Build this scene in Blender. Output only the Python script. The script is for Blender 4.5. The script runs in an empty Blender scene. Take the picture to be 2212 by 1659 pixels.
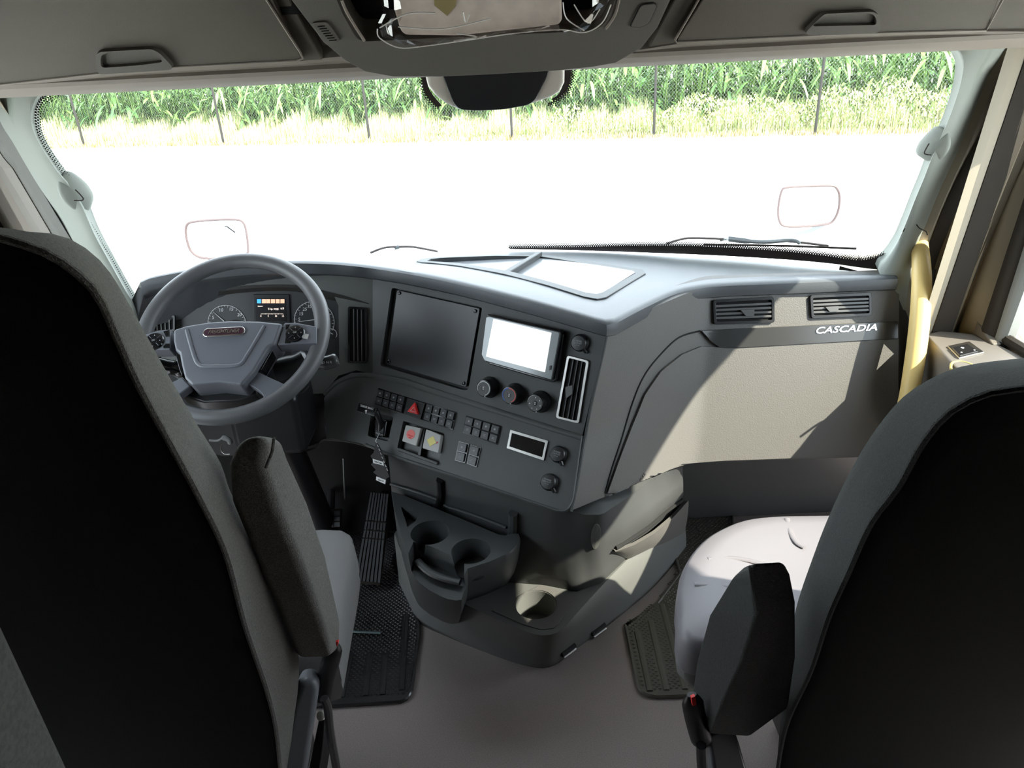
import bpy, bmesh, math, random
from mathutils import Vector, Matrix
from mathutils.bvhtree import BVHTree
random.seed(7)
V = Vector
sc = bpy.context.scene
COL = sc.collection

# ------------------------------------------------------------------ camera
F_PX, CX, CY = 1600.0, 1106.0, 829.5
PITCH, ROLL = math.radians(26), math.radians(3)
CAM = V((0, 0, 1.5))
fw = V((0, math.cos(PITCH), -math.sin(PITCH)))
up0 = V((0, math.sin(PITCH), math.cos(PITCH)))
r0 = V((1, 0, 0))
rt = r0*math.cos(ROLL) - up0*math.sin(ROLL)
up = up0*math.cos(ROLL) + r0*math.sin(ROLL)
cd = bpy.data.cameras.new('camera')
cam = bpy.data.objects.new('camera', cd); COL.objects.link(cam)
cd.sensor_fit = 'HORIZONTAL'; cd.sensor_width = 36.0; cd.lens = 36.0*F_PX/2212.0
cd.clip_start = 0.02; cd.clip_end = 400
m = Matrix((rt, up, -fw)).transposed().to_4x4(); m.translation = CAM
cam.matrix_world = m
sc.camera = cam

# ------------------------------------------------------------------ light, world, exposure
W = bpy.data.worlds.new('world'); sc.world = W; W.use_nodes = True
bg = W.node_tree.nodes['Background']
bg.inputs[0].default_value = (0.80, 0.88, 1.0, 1); bg.inputs[1].default_value = 2.0
sl = bpy.data.lights.new('sun', 'SUN'); sl.energy = 4.2; sl.angle = math.radians(0.6); sl.color = (1, .92, .80)
sun = bpy.data.objects.new('sun', sl); COL.objects.link(sun)
SUN_DIR = V((-1.0, 0.62, -1.0))
sun.rotation_euler = SUN_DIR.to_track_quat('-Z', 'Y').to_euler(); sun.location = (6, -3, 8)
sc.view_settings.view_transform = 'Standard'; sc.view_settings.look = 'None'
sc.view_settings.gamma = 1; sc.view_settings.use_curve_mapping = False
sc.view_settings.exposure = 1.88
sc.cycles.max_bounces = 10; sc.cycles.diffuse_bounces = 6; sc.cycles.transparent_max_bounces = 24
sc.cycles.caustics_reflective = False; sc.cycles.caustics_refractive = False

# ------------------------------------------------------------------ pixel -> point on a real plane of the place
def ray(u, v): return fw + rt*((u-CX)/F_PX) - up*((v-CY)/F_PX)
def P(u, v, x=None, y=None, z=None):
    d = ray(u, v)
    if x is not None: return CAM + d*((x-CAM.x)/d.x)
    if y is not None: return CAM + d*((y-CAM.y)/d.y)
    return CAM + d*((z-CAM.z)/d.z)
def PL(u, v, O, n):
    d = ray(u, v); return CAM + d*((O-CAM).dot(n)/d.dot(n))
def nrm(az, tilt):
    a, t = math.radians(az), math.radians(tilt)
    return V((math.sin(a)*math.cos(t), -math.cos(a)*math.cos(t), math.sin(t)))
class Fr:
    """a local frame on a plane: a to the right, b up the plane, h out of it"""
    def __init__(s, O, n, ex=None):
        s.O = V(O); s.n = V(n).normalized()
        s.ex = V(ex).normalized() if ex is not None else V((0, 0, 1)).cross(s.n).normalized()
        s.ey = s.n.cross(s.ex).normalized()
    def loc(s, u, v, h=0):
        p = PL(u, v, s.O + s.n*h, s.n) - s.O
        return (p.dot(s.ex), p.dot(s.ey))
    def w(s, a, b, h=0): return s.O + s.ex*a + s.ey*b + s.n*h
    def pts(s, uv, h=0): return [s.loc(u, v, h) for u, v in uv]
    def at(s, u, v, h=0): return s.w(*s.loc(u, v, h), h)

# ------------------------------------------------------------------ materials
MATS = {}
def mat(name, col, rough=.5, metal=0, bump=0, bscale=400, var=0, vscale=8, spec=.5, emit=None, es=1, sheen=0, coat=0, bdist=.001):
    if name in MATS: return MATS[name]
    M = bpy.data.materials.new(name); M.use_nodes = True; nt = M.node_tree; b = nt.nodes['Principled BSDF']
    b.inputs['Base Color'].default_value = (*col, 1); b.inputs['Roughness'].default_value = rough
    b.inputs['Metallic'].default_value = metal; b.inputs['Specular IOR Level'].default_value = spec
    if sheen: b.inputs['Sheen Weight'].default_value = sheen; b.inputs['Sheen Roughness'].default_value = .5
    if coat: b.inputs['Coat Weight'].default_value = coat; b.inputs['Coat Roughness'].default_value = .15
    tc = nt.nodes.new('ShaderNodeTexCoord')
    if bump:
        n = nt.nodes.new('ShaderNodeTexNoise'); n.inputs['Scale'].default_value = bscale; n.inputs['Detail'].default_value = 3
        bp = nt.nodes.new('ShaderNodeBump'); bp.inputs['Strength'].default_value = bump; bp.inputs['Distance'].default_value = bdist
        nt.links.new(tc.outputs['Object'], n.inputs['Vector']); nt.links.new(n.outputs['Fac'], bp.inputs['Height'])
        nt.links.new(bp.outputs['Normal'], b.inputs['Normal'])
    if var:
        n2 = nt.nodes.new('ShaderNodeTexNoise'); n2.inputs['Scale'].default_value = vscale; n2.inputs['Detail'].default_value = 5
        mr = nt.nodes.new('ShaderNodeMapRange'); mr.inputs['From Min'].default_value = .3; mr.inputs['From Max'].default_value = .7
        mr.inputs['To Min'].default_value = 1-var; mr.inputs['To Max'].default_value = 1+var
        hs = nt.nodes.new('ShaderNodeHueSaturation'); hs.inputs['Color'].default_value = (*col, 1)
        nt.links.new(tc.outputs['Object'], n2.inputs['Vector']); nt.links.new(n2.outputs['Fac'], mr.inputs['Value'])
        nt.links.new(mr.outputs['Result'], hs.inputs['Value']); nt.links.new(hs.outputs['Color'], b.inputs['Base Color'])
    if emit: b.inputs['Emission Color'].default_value = (*emit, 1); b.inputs['Emission Strength'].default_value = es
    MATS[name] = M; return M
PAD = mat('dash pad vinyl', (.075, .082, .09), .38, bump=.35, bscale=900, spec=.6)
DASH = mat('dark grey dash plastic', (.07, .073, .073), .5, bump=.25, bscale=1200)
DASHL = mat('grey dash plastic', (.125, .128, .12), .55, bump=.4, bscale=700)
GLOVE = mat('grained grey glovebox plastic', (.125, .12, .112), .5, bump=.6, bscale=420, bdist=.0012)
LOW = mat('black grey console plastic', (.06, .064, .065), .42, bump=.3, bscale=800)
BLACK = mat('black plastic', (.012, .012, .013), .35)
GLOSS = mat('gloss black plastic', (.01, .01, .011), .12)
MATTE = mat('matte black', (.006, .006, .006), .8)
SILVER = mat('satin silver trim', (.55, .54, .52), .32, metal=1)
CHROME = mat('chrome', (.8, .78, .8), .15, metal=1)
PILLAR = mat('pale grey green pillar cloth', (.31, .335, .30), .8, bump=.2, bscale=1500)
HEADER = mat('header plastic', (.34, .30, .26), .6, bump=.3, bscale=900)
OVER = mat('overhead door plastic', (.125, .11, .088), .6, bump=.3, bscale=900)
OVERD = mat('overhead console plastic', (.135, .125, .108), .6, bump=.4, bscale=800)
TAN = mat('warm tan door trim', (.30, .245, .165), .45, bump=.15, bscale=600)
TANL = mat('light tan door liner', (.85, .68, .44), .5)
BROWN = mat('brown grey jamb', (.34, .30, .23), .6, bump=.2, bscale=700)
RUBBER = mat('black rubber', (.04, .034, .028), .85, spec=.2)
SEATB = mat('black seat back cloth', (.014, .0145, .013), .95, bump=.5, bscale=1200, spec=.1)
SEATS = mat('dark grey seat side cloth', (.11, .104, .088), .95, bump=1, bscale=700, spec=.15, var=.55, vscale=420, bdist=.002, sheen=.25)
SEATK = mat('black seat side cloth', (.036, .036, .034), .95, bump=1, bscale=700, spec=.12, var=.45, vscale=420, bdist=.002, sheen=.15)
CUSH = mat('pale grey seat vinyl', (.215, .20, .215), .42, bump=.1, bscale=500, spec=.5)
CUSHD = mat('grey cushion cloth', (.17, .165, .165), .8, bump=.4, bscale=900)
MATL = mat('rubber floor mat', (.035, .034, .032), .5)
WHEEL = mat('steering wheel leather', (.10, .10, .105), .42, bump=.25, bscale=1100)
HUBM = mat('steering hub plastic', (.125, .13, .15), .42, bump=.3, bscale=1000)
WHITE = mat('white print', (.8, .8, .8), .6)
GREYP = mat('grey print', (.35, .36, .37), .6)
RED = mat('red plastic', (.75, .03, .03), .35)
REDP = mat('pale red print', (.85, .16, .14), .4)
YELP = mat('yellow print', (.75, .66, .2), .4)
BLUEP = mat('blue print', (.1, .22, .75), .4)
BUTT = mat('brake valve button plastic', (.42, .41, .39), .35)
SWITCH = mat('rocker switch plastic', (.035, .037, .04), .3)
GRABM = mat('yellow plastic sleeve', (.93, .68, .27), .35)
TRUCKW = mat('white truck paint', (.82, .83, .85), .25)
SCREEN_BZ = mat('screen bezel', (.30, .33, .34), .12, spec=.8)
GLASSY = mat('white screen reflection glow', (.62, .66, .66), .12, spec=1, emit=(.9, 1, 1), es=.3)  # pale colour and added glow stand in for sky reflected in the screen

# floor vinyl
def floor_mat():
    M = mat('warm grey vinyl floor', (.185, .158, .148), .62, bump=.35, bscale=600)
    nt = M.node_tree; b = nt.nodes['Principled BSDF']
    tc = nt.nodes.new('ShaderNodeTexCoord')
    n = nt.nodes.new('ShaderNodeTexNoise'); n.inputs['Scale'].default_value = 500; n.inputs['Detail'].default_value = 2
    n2 = nt.nodes.new('ShaderNodeTexNoise'); n2.inputs['Scale'].default_value = 6
    r = nt.nodes.new('ShaderNodeValToRGB'); r.color_ramp.elements[0].color = (.34, .29, .27, 1); r.color_ramp.elements[1].color = (.52, .45, .42, 1)
    r.color_ramp.elements[0].position = .3; r.color_ramp.elements[1].position = .7
    nt.links.new(tc.outputs['Object'], n.inputs['Vector']); nt.links.new(n.outputs['Fac'], r.inputs['Fac'])
    nt.links.new(r.outputs['Color'], b.inputs['Base Color'])
    return M
FLOORM = floor_mat()
def glass_mat(name, tint, refl):
    M = bpy.data.materials.new(name); M.use_nodes = True; nt = M.node_tree
    for n in list(nt.nodes): nt.nodes.remove(n)
    o = nt.nodes.new('ShaderNodeOutputMaterial'); t = nt.nodes.new('ShaderNodeBsdfTransparent'); g = nt.nodes.new('ShaderNodeBsdfGlossy')
    t.inputs[0].default_value = (*tint, 1); g.inputs['Roughness'].default_value = .03
    mx = nt.nodes.new('ShaderNodeMixShader'); mx.inputs[0].default_value = refl
    nt.links.new(t.outputs[0], mx.inputs[1]); nt.links.new(g.outputs[0], mx.inputs[2]); nt.links.new(mx.outputs[0], o.inputs[0]); return M
GLASS = glass_mat('windshield glass', (.95, .97, .95), .025)
FILMT = glass_mat('thin dark film', (.92, .92, .92), .008)
FILM = glass_mat('thin clear film', (.9, .87, .85), .2)

# ------------------------------------------------------------------ objects
def setp(o, label=None, cat=None, group=None, kind=None):
    if label: o['label'] = label
    if cat: o['category'] = cat
    if group: o['group'] = group
    if kind: o['kind'] = kind
    return o
def thing(name, loc, label, cat, group=None):
    o = bpy.data.objects.new(name, None); COL.objects.link(o); o.location = loc; o.empty_display_size = .05
    return setp(o, label, cat, group)
def wm(o):
    return Matrix.Translation(o.location) if o.type == 'EMPTY' else Matrix.Identity(4)
def obj(name, verts, faces, mt, parent=None, bev=0, seg=2, smooth=True, sharp=35, label=None, sub=0, solid=0, recalc=True):
    me = bpy.data.meshes.new(name)
    me.from_pydata([tuple(v) for v in verts], [], faces); me.validate()
    if recalc:
        bm = bmesh.new(); bm.from_mesh(me); bmesh.ops.remove_doubles(bm, verts=bm.verts, dist=1e-6)
        bmesh.ops.recalc_face_normals(bm, faces=bm.faces); bm.to_mesh(me); bm.free()
    mts = mt if isinstance(mt, (list, tuple)) else [mt]
    for q in mts: me.materials.append(q)
    if smooth:
        me.polygons.foreach_set('use_smooth', [True]*len(me.polygons))
        if sharp: me.set_sharp_from_angle(angle=math.radians(sharp))
    o = bpy.data.objects.new(name, me); COL.objects.link(o)
    if parent: o.parent = parent; o.matrix_parent_inverse = wm(parent).inverted()
    if solid:
        d = o.modifiers.new('solid', 'SOLIDIFY'); d.thickness = solid; d.offset = -1
    if bev:
        d = o.modifiers.new('bevel', 'BEVEL'); d.width = bev; d.segments = seg; d.limit_method = 'ANGLE'; d.angle_limit = math.radians(35)
        d.harden_normals = True
    if sub:
        d = o.modifiers.new('sub', 'SUBSURF'); d.levels = sub; d.render_levels = sub
    if label: o['label'] = label
    return o
class MB:
    """collects shapes into one mesh"""
    def __init__(s): s.v = []; s.f = []
    def add(s, v, f): k = len(s.v); s.v += [V(q) for q in v]; s.f += [tuple(i+k for i in q) for q in f]; return s
    def prism(s, fr, ab, h0, h1, taper=0):
        n = len(ab); cx = sum(a for a, b in ab)/n; cy = sum(b for a, b in ab)/n
        lo = [fr.w(a, b, h0) for a, b in ab]
        hi = [fr.w(cx+(a-cx)*(1-taper), cy+(b-cy)*(1-taper), h1) for a, b in ab]
        return s.add(lo+hi, [tuple(range(n))[::-1], tuple(range(n, 2*n))] + [(i, (i+1) % n, n+(i+1) % n, n+i) for i in range(n)])
    def lathe(s, fr, c, prof, n=28, ang=0):
        """prof: list of (radius, h); closed at both ends"""
        vs = []; fs = []
        for r, h in prof:
            for k in range(n):
                t = 2*math.pi*k/n+ang; vs.append(fr.w(c[0]+r*math.cos(t), c[1]+r*math.sin(t), h))
        for j in range(len(prof)-1):
            for k in range(n): fs.append((j*n+k, j*n+(k+1) % n, (j+1)*n+(k+1) % n, (j+1)*n+k))
        fs.append(tuple(range(n))[::-1]); fs.append(tuple((len(prof)-1)*n+k for k in range(n)))
        return s.add(vs, fs)
    def tube(s, pts, r, n=8, closed=False, flat=None):
        pts = [V(p) for p in pts]; N = len(pts); rr = r if isinstance(r, (list, tuple)) else [r]*N
        vs = []; fs = []; prev = None
        for i, p in enumerate(pts):
            a = pts[i-1] if (i or closed) else p; b = pts[(i+1) % N] if (i < N-1 or closed) else p
            t = (b-a).normalized()
            if prev is None:
                ax = V((0, 0, 1)) if abs(t.z) < .9 else V((1, 0, 0))
                e = t.cross(ax).normalized()
            else: e = (prev - t*prev.dot(t)).normalized()
            prev = e; g = t.cross(e)
            for k in range(n):
                an = 2*math.pi*k/n
                q = e*math.cos(an)+g*math.sin(an)
                if flat: q = q - flat[0]*(q.dot(flat[0]))*(1-flat[1])
                vs.append(p + q*rr[i])
        for j in range(N if closed else N-1):
            for k in range(n): fs.append((j*n+k, j*n+(k+1) % n, ((j+1) % N)*n+(k+1) % n, ((j+1) % N)*n+k))
        if not closed: fs.append(tuple(range(n))[::-1]); fs.append(tuple((N-1)*n+k for k in range(n)))
        return s.add(vs, fs)
    def box(s, a, b):
        x0, y0, z0 = a; x1, y1, z1 = b
        return s.add([(x0,y0,z0),(x1,y0,z0),(x1,y1,z0),(x0,y1,z0),(x0,y0,z1),(x1,y0,z1),(x1,y1,z1),(x0,y1,z1)],
                     [(3,2,1,0),(4,5,6,7),(0,1,5,4),(1,2,6,5),(2,3,7,6),(3,0,4,7)])
    def loft(s, rows, closed=False, caps=False):
        n = len(rows[0]); vs = [q for r in rows for q in r]; fs = []
        for j in range(len(rows)-1):
            for k in range(n if closed else n-1): fs.append((j*n+k, j*n+(k+1) % n, (j+1)*n+(k+1) % n, (j+1)*n+k))
        if caps: fs.append(tuple(range(n))[::-1]); fs.append(tuple((len(rows)-1)*n+k for k in range(n)))
        return s.add(vs, fs)
    def obj(s, name, mt, parent=None, **k): return obj(name, s.v, s.f, mt, parent, **k)
def prism(name, fr, uv, h0, h1, mt, parent=None, bev=.002, taper=0, **k):
    return MB().prism(fr, fr.pts(uv, h1), h0, h1, taper).obj(name, mt, parent, bev=bev, **k)
def rnd(ab, r, seg=4):
    """round the corners of a polygon (a, b pairs)"""
    out = []; n = len(ab)
    for i in range(n):
        p0, p, p1 = V((*ab[i-1], 0)), V((*ab[i], 0)), V((*ab[(i+1) % n], 0))
        d0, d1 = p0-p, p1-p; rr = min(r, d0.length*.45, d1.length*.45)
        s, e = p+d0.normalized()*rr, p+d1.normalized()*rr
        for k in range(seg+1):
            t = k/seg; q = s*(1-t)**2 + p*2*t*(1-t) + e*t*t; out.append((q.x, q.y))
    return out
def rprism(name, fr, uv, h0, h1, mt, parent=None, r=.005, bev=.0015, taper=0, **k):
    return MB().prism(fr, rnd(fr.pts(uv, h1), r), h0, h1, taper).obj(name, mt, parent, bev=bev, **k)
def ringmesh(mb, fr, outer, inner, h0, h1):
    outer, inner = match(outer, inner)
    return mb.loft([[fr.w(a, b, h0) for a, b in outer], [fr.w(a, b, h1) for a, b in outer], [fr.w(a, b, h1) for a, b in inner], [fr.w(a, b, h0) for a, b in inner], [fr.w(a, b, h0) for a, b in outer]], closed=True)
def match(o, i, N=64):
    """resample two outlines by angle about the inner one's centre, so a ring can join them"""
    cx = sum(a for a, b in i)/len(i); cy = sum(b for a, b in i)/len(i)
    def cast(poly, an):
        dx, dy = math.cos(an), math.sin(an); best = None
        for k in range(len(poly)):
            (x0, y0), (x1, y1) = poly[k-1], poly[k]; ex, ey = x1-x0, y1-y0; den = dx*ey-dy*ex
            if abs(den) < 1e-12: continue
            t = ((x0-cx)*ey-(y0-cy)*ex)/den; s = ((x0-cx)*dy-(y0-cy)*dx)/den
            if t > 0 and -1e-6 <= s <= 1+1e-6 and (best is None or t > best): best = t
        return (cx+dx*(best or 0), cy+dy*(best or 0))
    ang = sorted(set([math.atan2(b-cy, a-cx) for a, b in i] + [math.atan2(b-cy, a-cx) for a, b in o]))
    return [cast(o, a) for a in ang], [cast(i, a) for a in ang]
def inset(ab, k):
    n = len(ab); cx = sum(a for a, b in ab)/n; cy = sum(b for a, b in ab)/n
    out = []
    for a, b in ab:
        d = V((a-cx, b-cy, 0)); L = d.length; d = d*((L-k)/L); out.append((cx+d.x, cy+d.y))
    return out
def smoothpath(pts, k=6, closed=False):
    pts = [V(p) for p in pts]; N = len(pts); out = []
    for i in range(N if closed else N-1):
        p0 = pts[i-1] if (i or closed) else pts[0]; p1 = pts[i]; p2 = pts[(i+1) % N]
        p3 = pts[(i+2) % N] if (closed or i+2 < N) else pts[-1]
        for j in range(k):
            t = j/k
            out.append(.5*((2*p1)+(p2-p0)*t+(2*p0-5*p1+4*p2-p3)*t*t+(3*p1-p0-3*p2+p3)*t**3))
    if not closed: out.append(pts[-1])
    return out
def resample(pts, n):
    pts = [V(p) for p in pts]; L = [0]
    for i in range(1, len(pts)): L.append(L[-1]+(pts[i]-pts[i-1]).length)
    out = []; j = 0
    for k in range(n):
        t = L[-1]*k/(n-1)
        while j < len(pts)-2 and L[j+1] < t: j += 1
        d = (L[j+1]-L[j]) or 1e-9; out.append(pts[j].lerp(pts[j+1], min(1, max(0, (t-L[j])/d))))
    return out
def uvs(pl, n, sm=0):
    p = [V((a, b, 0)) for a, b in pl]
    if sm: p = smoothpath(p, sm)
    return [(q.x, q.y) for q in resample(p, n)]
def carve(o, cutters):
    """cut real recesses out of a solid and bake the result"""
    for c in cutters:
        d = o.modifiers.new('cut', 'BOOLEAN'); d.operation = 'DIFFERENCE'; d.object = c; d.solver = 'EXACT'
    bpy.context.view_layer.update()
    dg = bpy.context.evaluated_depsgraph_get(); e = o.evaluated_get(dg)
    me = bpy.data.meshes.new_from_object(e); o.modifiers.clear(); o.data = me
    me.polygons.foreach_set('use_smooth', [True]*len(me.polygons)); me.set_sharp_from_angle(angle=math.radians(35))
    for c in cutters: bpy.data.objects.remove(c)
    return o
def bvh_of(o):
    me = o.data; return BVHTree.FromPolygons([v.co.copy() for v in me.vertices], [tuple(p.vertices) for p in me.polygons])
def hit(bv, u, v):
    d = ray(u, v).normalized(); loc, n, i, dist = bv.ray_cast(CAM, d)
    if loc is None:
        loc, n, i, dist = bv.find_nearest(CAM + d*1.8)
    if n.dot(d) > 0: n = -n
    return loc, n
def coons(top, right, bottom, left, n, m):
    """pixel grid between four pixel curves; n columns, m rows; left/right run top to bottom"""
    T, B, L, R = uvs(top, n), uvs(bottom, n), uvs(left, m), uvs(right, m); g = []
    for j in range(m):
        t = j/(m-1); row = []
        for i in range(n):
            s = i/(n-1); q = []
            for c in (0, 1):
                q.append((1-t)*T[i][c]+t*B[i][c]+(1-s)*L[j][c]+s*R[j][c]-((1-s)*(1-t)*T[0][c]+s*(1-t)*T[-1][c]+(1-s)*t*B[0][c]+s*t*B[-1][c]))
            row.append(tuple(q))
        g.append(row)
    return g
def slab(name, bv, grid, off, mt, parent, back=.004, bev=.0015, seg=2, **k):
    """a slab lying on a built surface: its real thickness stands off the surface by off"""
    m_, n_ = len(grid), len(grid[0]); hi = []; lo = []
    for r in grid:
        for q in r:
            p, nn = hit(bv, *q); hi.append(p+nn*off); lo.append(p-nn*back)
    fs = []; N = len(hi)
    for j in range(m_-1):
        for i in range(n_-1):
            a = j*n_+i; fs.append((a, a+1, a+n_+1, a+n_)); fs.append((N+a+n_, N+a+n_+1, N+a+1, N+a))
    edge = [i for i in range(n_)] + [j*n_+n_-1 for j in range(1, m_)] + [(m_-1)*n_+i for i in range(n_-2, -1, -1)] + [j*n_ for j in range(m_-2, 0, -1)]
    for i in range(len(edge)):
        a, b = edge[i], edge[(i+1) % len(edge)]; fs.append((b, a, N+a, N+b))
    return obj(name, hi+lo, fs, mt, parent, bev=bev, seg=seg, **k)
def text(s, fr, c, size, h, mt, parent, name='lettering', shear=0, rot=0, ext=.0004, sx=1, label=None, bold=0, space=1):
    cu = bpy.data.curves.new('t', 'FONT'); cu.body = s; cu.size = size; cu.extrude = ext; cu.shear = shear; cu.offset = bold
    cu.align_x = 'CENTER'; cu.align_y = 'CENTER'; cu.resolution_u = 3; cu.space_character = space
    t = bpy.data.objects.new('t', cu); COL.objects.link(t); bpy.context.view_layer.update()
    dg = bpy.context.evaluated_depsgraph_get(); me = bpy.data.meshes.new_from_object(t.evaluated_get(dg)); bpy.data.objects.remove(t)
    cr, sr = math.cos(rot), math.sin(rot)
    for v in me.vertices:
        a, b = v.co.x*sx, v.co.y; a, b = a*cr-b*sr, a*sr+b*cr
        v.co = fr.w(c[0]+a, c[1]+b, h+v.co.z)
    me.materials.clear(); me.materials.append(mt)
    o = bpy.data.objects.new(name, me); COL.objects.link(o)
    if parent: o.parent = parent; o.matrix_parent_inverse = wm(parent).inverted()
    if label: o['label'] = label
    return o

# ================================================================== the cab shell
def ws_y(x, z): return 2.13 - .36*x*x - .5*(z-.9)
def WS(u, v, off=0):
    d = ray(u, v); lo, hi = .5, 4
    for _ in range(50):
        k = (lo+hi)/2; p = CAM + d*k
        if p.y < ws_y(p.x, p.z)-off: lo = k
        else: hi = k
    return CAM + d*lo
def struct(o): o['kind'] = 'structure'; return o
# floor, firewall, roof, walls
m_ = MB().box((-1.2, -1.8, -.04), (1.2, 2.02, 0)); struct(m_.obj('floor', FLOORM, bev=.002))
m_ = MB().box((-1.2, 2.0, -.04), (1.2, 2.06, .80)); struct(m_.obj('wall_front', MATTE))
m_ = MB().box((-1.25, -1.85, -.04), (1.25, -1.8, 2.1)); struct(m_.obj('wall_back', mat('sleeper liner', (.03, .03, .028), .9)))
m_ = MB().box((-1.25, -1.85, 2.08), (1.25, 1.5, 2.12)); struct(m_.obj('ceiling', mat('headliner', (.06, .057, .05), .9)))
m_ = MB().box((-1.17, .42, -.0), (-.452, .50, 1.55)); o = struct(m_.obj('wall_left_partition', mat('grey partition cloth', (.11, .11, .10), .95, bump=.5, bscale=900, var=.2, vscale=200), bev=.012))
o.name = 'trim_1'
# side walls: a closed loop around each door window, thick
LINER = mat('side wall liner', (.16, .145, .12), .8)
XD = 1.17      # inner face of the doors
winR = [(1.52, .775), (1.58, .775), (1.655, .80), (1.695, .85), (1.70, .91), (1.695, 1.00), (1.68, 1.08), (1.63, 1.19), (1.55, 1.32), (1.46, 1.40), (.66, 1.41), (.57, 1.36), (.55, .85), (.63, .775)]
def side_wall(s, win):
    # a big rectangle with the window hole, as a ring loft in the y-z plane
    n = len(win); cy = sum(p[0] for p in win)/n; cz = sum(p[1] for p in win)/n; out = []
    for y, z in win:
        dy, dz = y-cy, z-cz; k = 9
        if dy: k = min(k, ((2.0 if dy > 0 else -.6)-cy)/dy)
        if dz: k = min(k, ((3.2 if dz > 0 else -.8)-cz)/dz)
        yy, zz = cy+dy*k, cz+dz*k
        out.append((min(yy, 1.99 if zz < .84 else ws_y(.98, min(zz, 1.6))-.02), zz))
    def on(pl, x): return [V((s*x, y, z)) for y, z in pl]
    mb = MB().loft([on(win, XD), on(out, XD), on(out, XD+.06), on(win, XD+.06), on(win, XD)], closed=True)
    mb.box((min(s*XD, s*(XD+.06)), -1.85, -.05), (max(s*XD, s*(XD+.06)), .32, 2.1))
    return mb
# right side
d1 = struct(side_wall(1, winR).obj('door_1', TAN))
d2 = struct(side_wall(-1, winR).obj('door_2', TAN))
for nm, s, dd in (('window_2', 1, d1), ('window_3', -1, d2)):
    mb = MB().loft([[V((s*(XD+.03), y, z)) for y, z in winR], [V((s*(XD+.034), y, z)) for y, z in winR]], closed=True, caps=True)
    struct(mb.obj(nm, GLASS, smooth=False))
    # rubber seal round the pane, a part of the door
    path = smoothpath([V((s*XD, y, z)) for y, z in winR], 4, True)
    MB().tube(path, .013, 8, closed=True).obj('window_seal', RUBBER, dd)
# outer skin of the cab between the door and the windshield edge
for nm, s in (('trim_2', -1), ('trim_3', 1)):
    mb = MB(); rows = []
    for z in (-.04, .3, .7, .82, .86, 1.0, 1.15, 1.3, 1.42, 1.5, 1.6):
        yf = ws_y(.965, min(z, 1.5)) if z > .84 else 2.04
        yb = 1.74-.0*(z) if z < 1.05 else 1.74-(z-1.05)*.55
        rows.append([V((s*(XD+.03), yb-.03, z)), V((s*(XD+.035), yf+.12, z)), V((s*1.03, yf+.09, z)), V((s*.968, yf+.022, z)), V((s*1.02, yf+.13, z)), V((s*(XD+.07), yf+.16, z)), V((s*(XD+.07), yb-.03, z))])
    mb.loft(rows, closed=True, caps=True); struct(mb.obj(nm, BROWN))

# A-pillar trims
IL = [(118, 189), (95, 197), (76, 214), (67, 240), (71, 280), (90, 321), (125, 372), (150, 400), (176, 441), (190, 475), (203, 505), (233, 560), (262, 612), (292, 668), (300, 730)]
OL = [(-40, 150), (-20, 200), (0, 262), (26, 305), (51, 348), (76, 390), (101, 429), (130, 473), (162, 530), (190, 575), (215, 620), (240, 670), (250, 740)]
IR = [(2020, 84), (2050, 94), (2070, 110), (2081, 135), (2080, 165), (2072, 200), (2055, 250), (2035, 295), (2015, 340), (2000, 380), (1981, 425), (1951, 500), (1934, 530), (1913, 556), (1898, 574), (1925, 620)]
OR_ = [(2200, 60), (2177, 98), (2158, 130), (2136, 162), (2110, 225), (2082, 294), (2065, 335), (2045, 378), (2022, 430), (2001, 483), (1985, 520), (1972, 570), (1962, 620), (1955, 680)]
def pillar(name, inn, out, s):
    N = 48
    a = [WS(u, v, .012) for u, v in uvs(inn, N, 5)]; b = [P(u, v, x=s*1.0) for u, v in uvs(out, N, 5)]
    rows = []
    for t in (0, .0, .06, .2, .4, .6, .8, .94, 1, 1):
        pass
    rows = [[p + V((-s*0, .03, 0)) for p in a], a]
    for t, h in ((.05, .012), (.2, .026), (.4, .032), (.6, .03), (.8, .02), (.95, .008)):
        rows.append([p.lerp(q, t) + V((-s*.8, -.6, 0)).normalized()*h for p, q in zip(a, b)])
    rows += [b, [q + V((s*.025, .02, 0)) for q in b], [p.lerp(q, .5)+V((s*.03, .05, 0)) for p, q in zip(a, b)]]
    o = MB().loft(rows, closed=False).obj(name, PILLAR, sharp=60)
    return struct(o)
pl = pillar('trim_4', IL, OL, -1); pr = pillar('trim_5', IR, OR_, 1)
# sensor bulges on the pillars (the little humps with a triangular lid)
def hump(uv, tipuv, lid, s, parent):
    a = [WS(u, v, .02) for u, v in uv]
    tip = WS(*tipuv, .07)
    rows = [[p + V((0, .03, 0)) for p in a], a, [p.lerp(tip, .35)+V((-s*.0, -.035, 0)) for p in a], [p.lerp(tip, .75)+V((0, -.02, 0)) for p in a], [tip]*len(a)]
    c = sum(a, V())/len(a)
    md = max((p-tip).length for p in a); wt = [max(0, 1.15-(p-tip).length/md) for p in a]
    rows = [[p + V((0, .04, 0)) for p in a], [p+V((0, .03*(1-w), 0)) for p, w in zip(a, wt)], [c+(p-c)*.86+V((s*.004, -.016*w+.012*(1-w), 0)) for p, w in zip(a, wt)], [c+(p-c)*.6+V((s*.006, -.020*w-.006, 0)) for p, w in zip(a, wt)], [c+(p-c)*.2+V((s*.008, -.021, 0)) for p in a]]
    MB().loft(rows, closed=True, caps=True).obj('pillar_hump', PILLAR, parent, sub=1, sharp=0)
    pts = [WS(u, v, .045) for u, v in lid]
    MB().tube(smoothpath(pts, 3), .0013, 6).obj('lid_gap', RUBBER, parent)
hump([(128, 368), (150, 380), (176, 398), (191, 423), (192, 436), (184, 456), (176, 470), (150, 455), (125, 420), (115, 385)], (185, 430), [(163, 410), (173, 420), (180, 429), (176, 433), (160, 433)], -1, pl)
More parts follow.
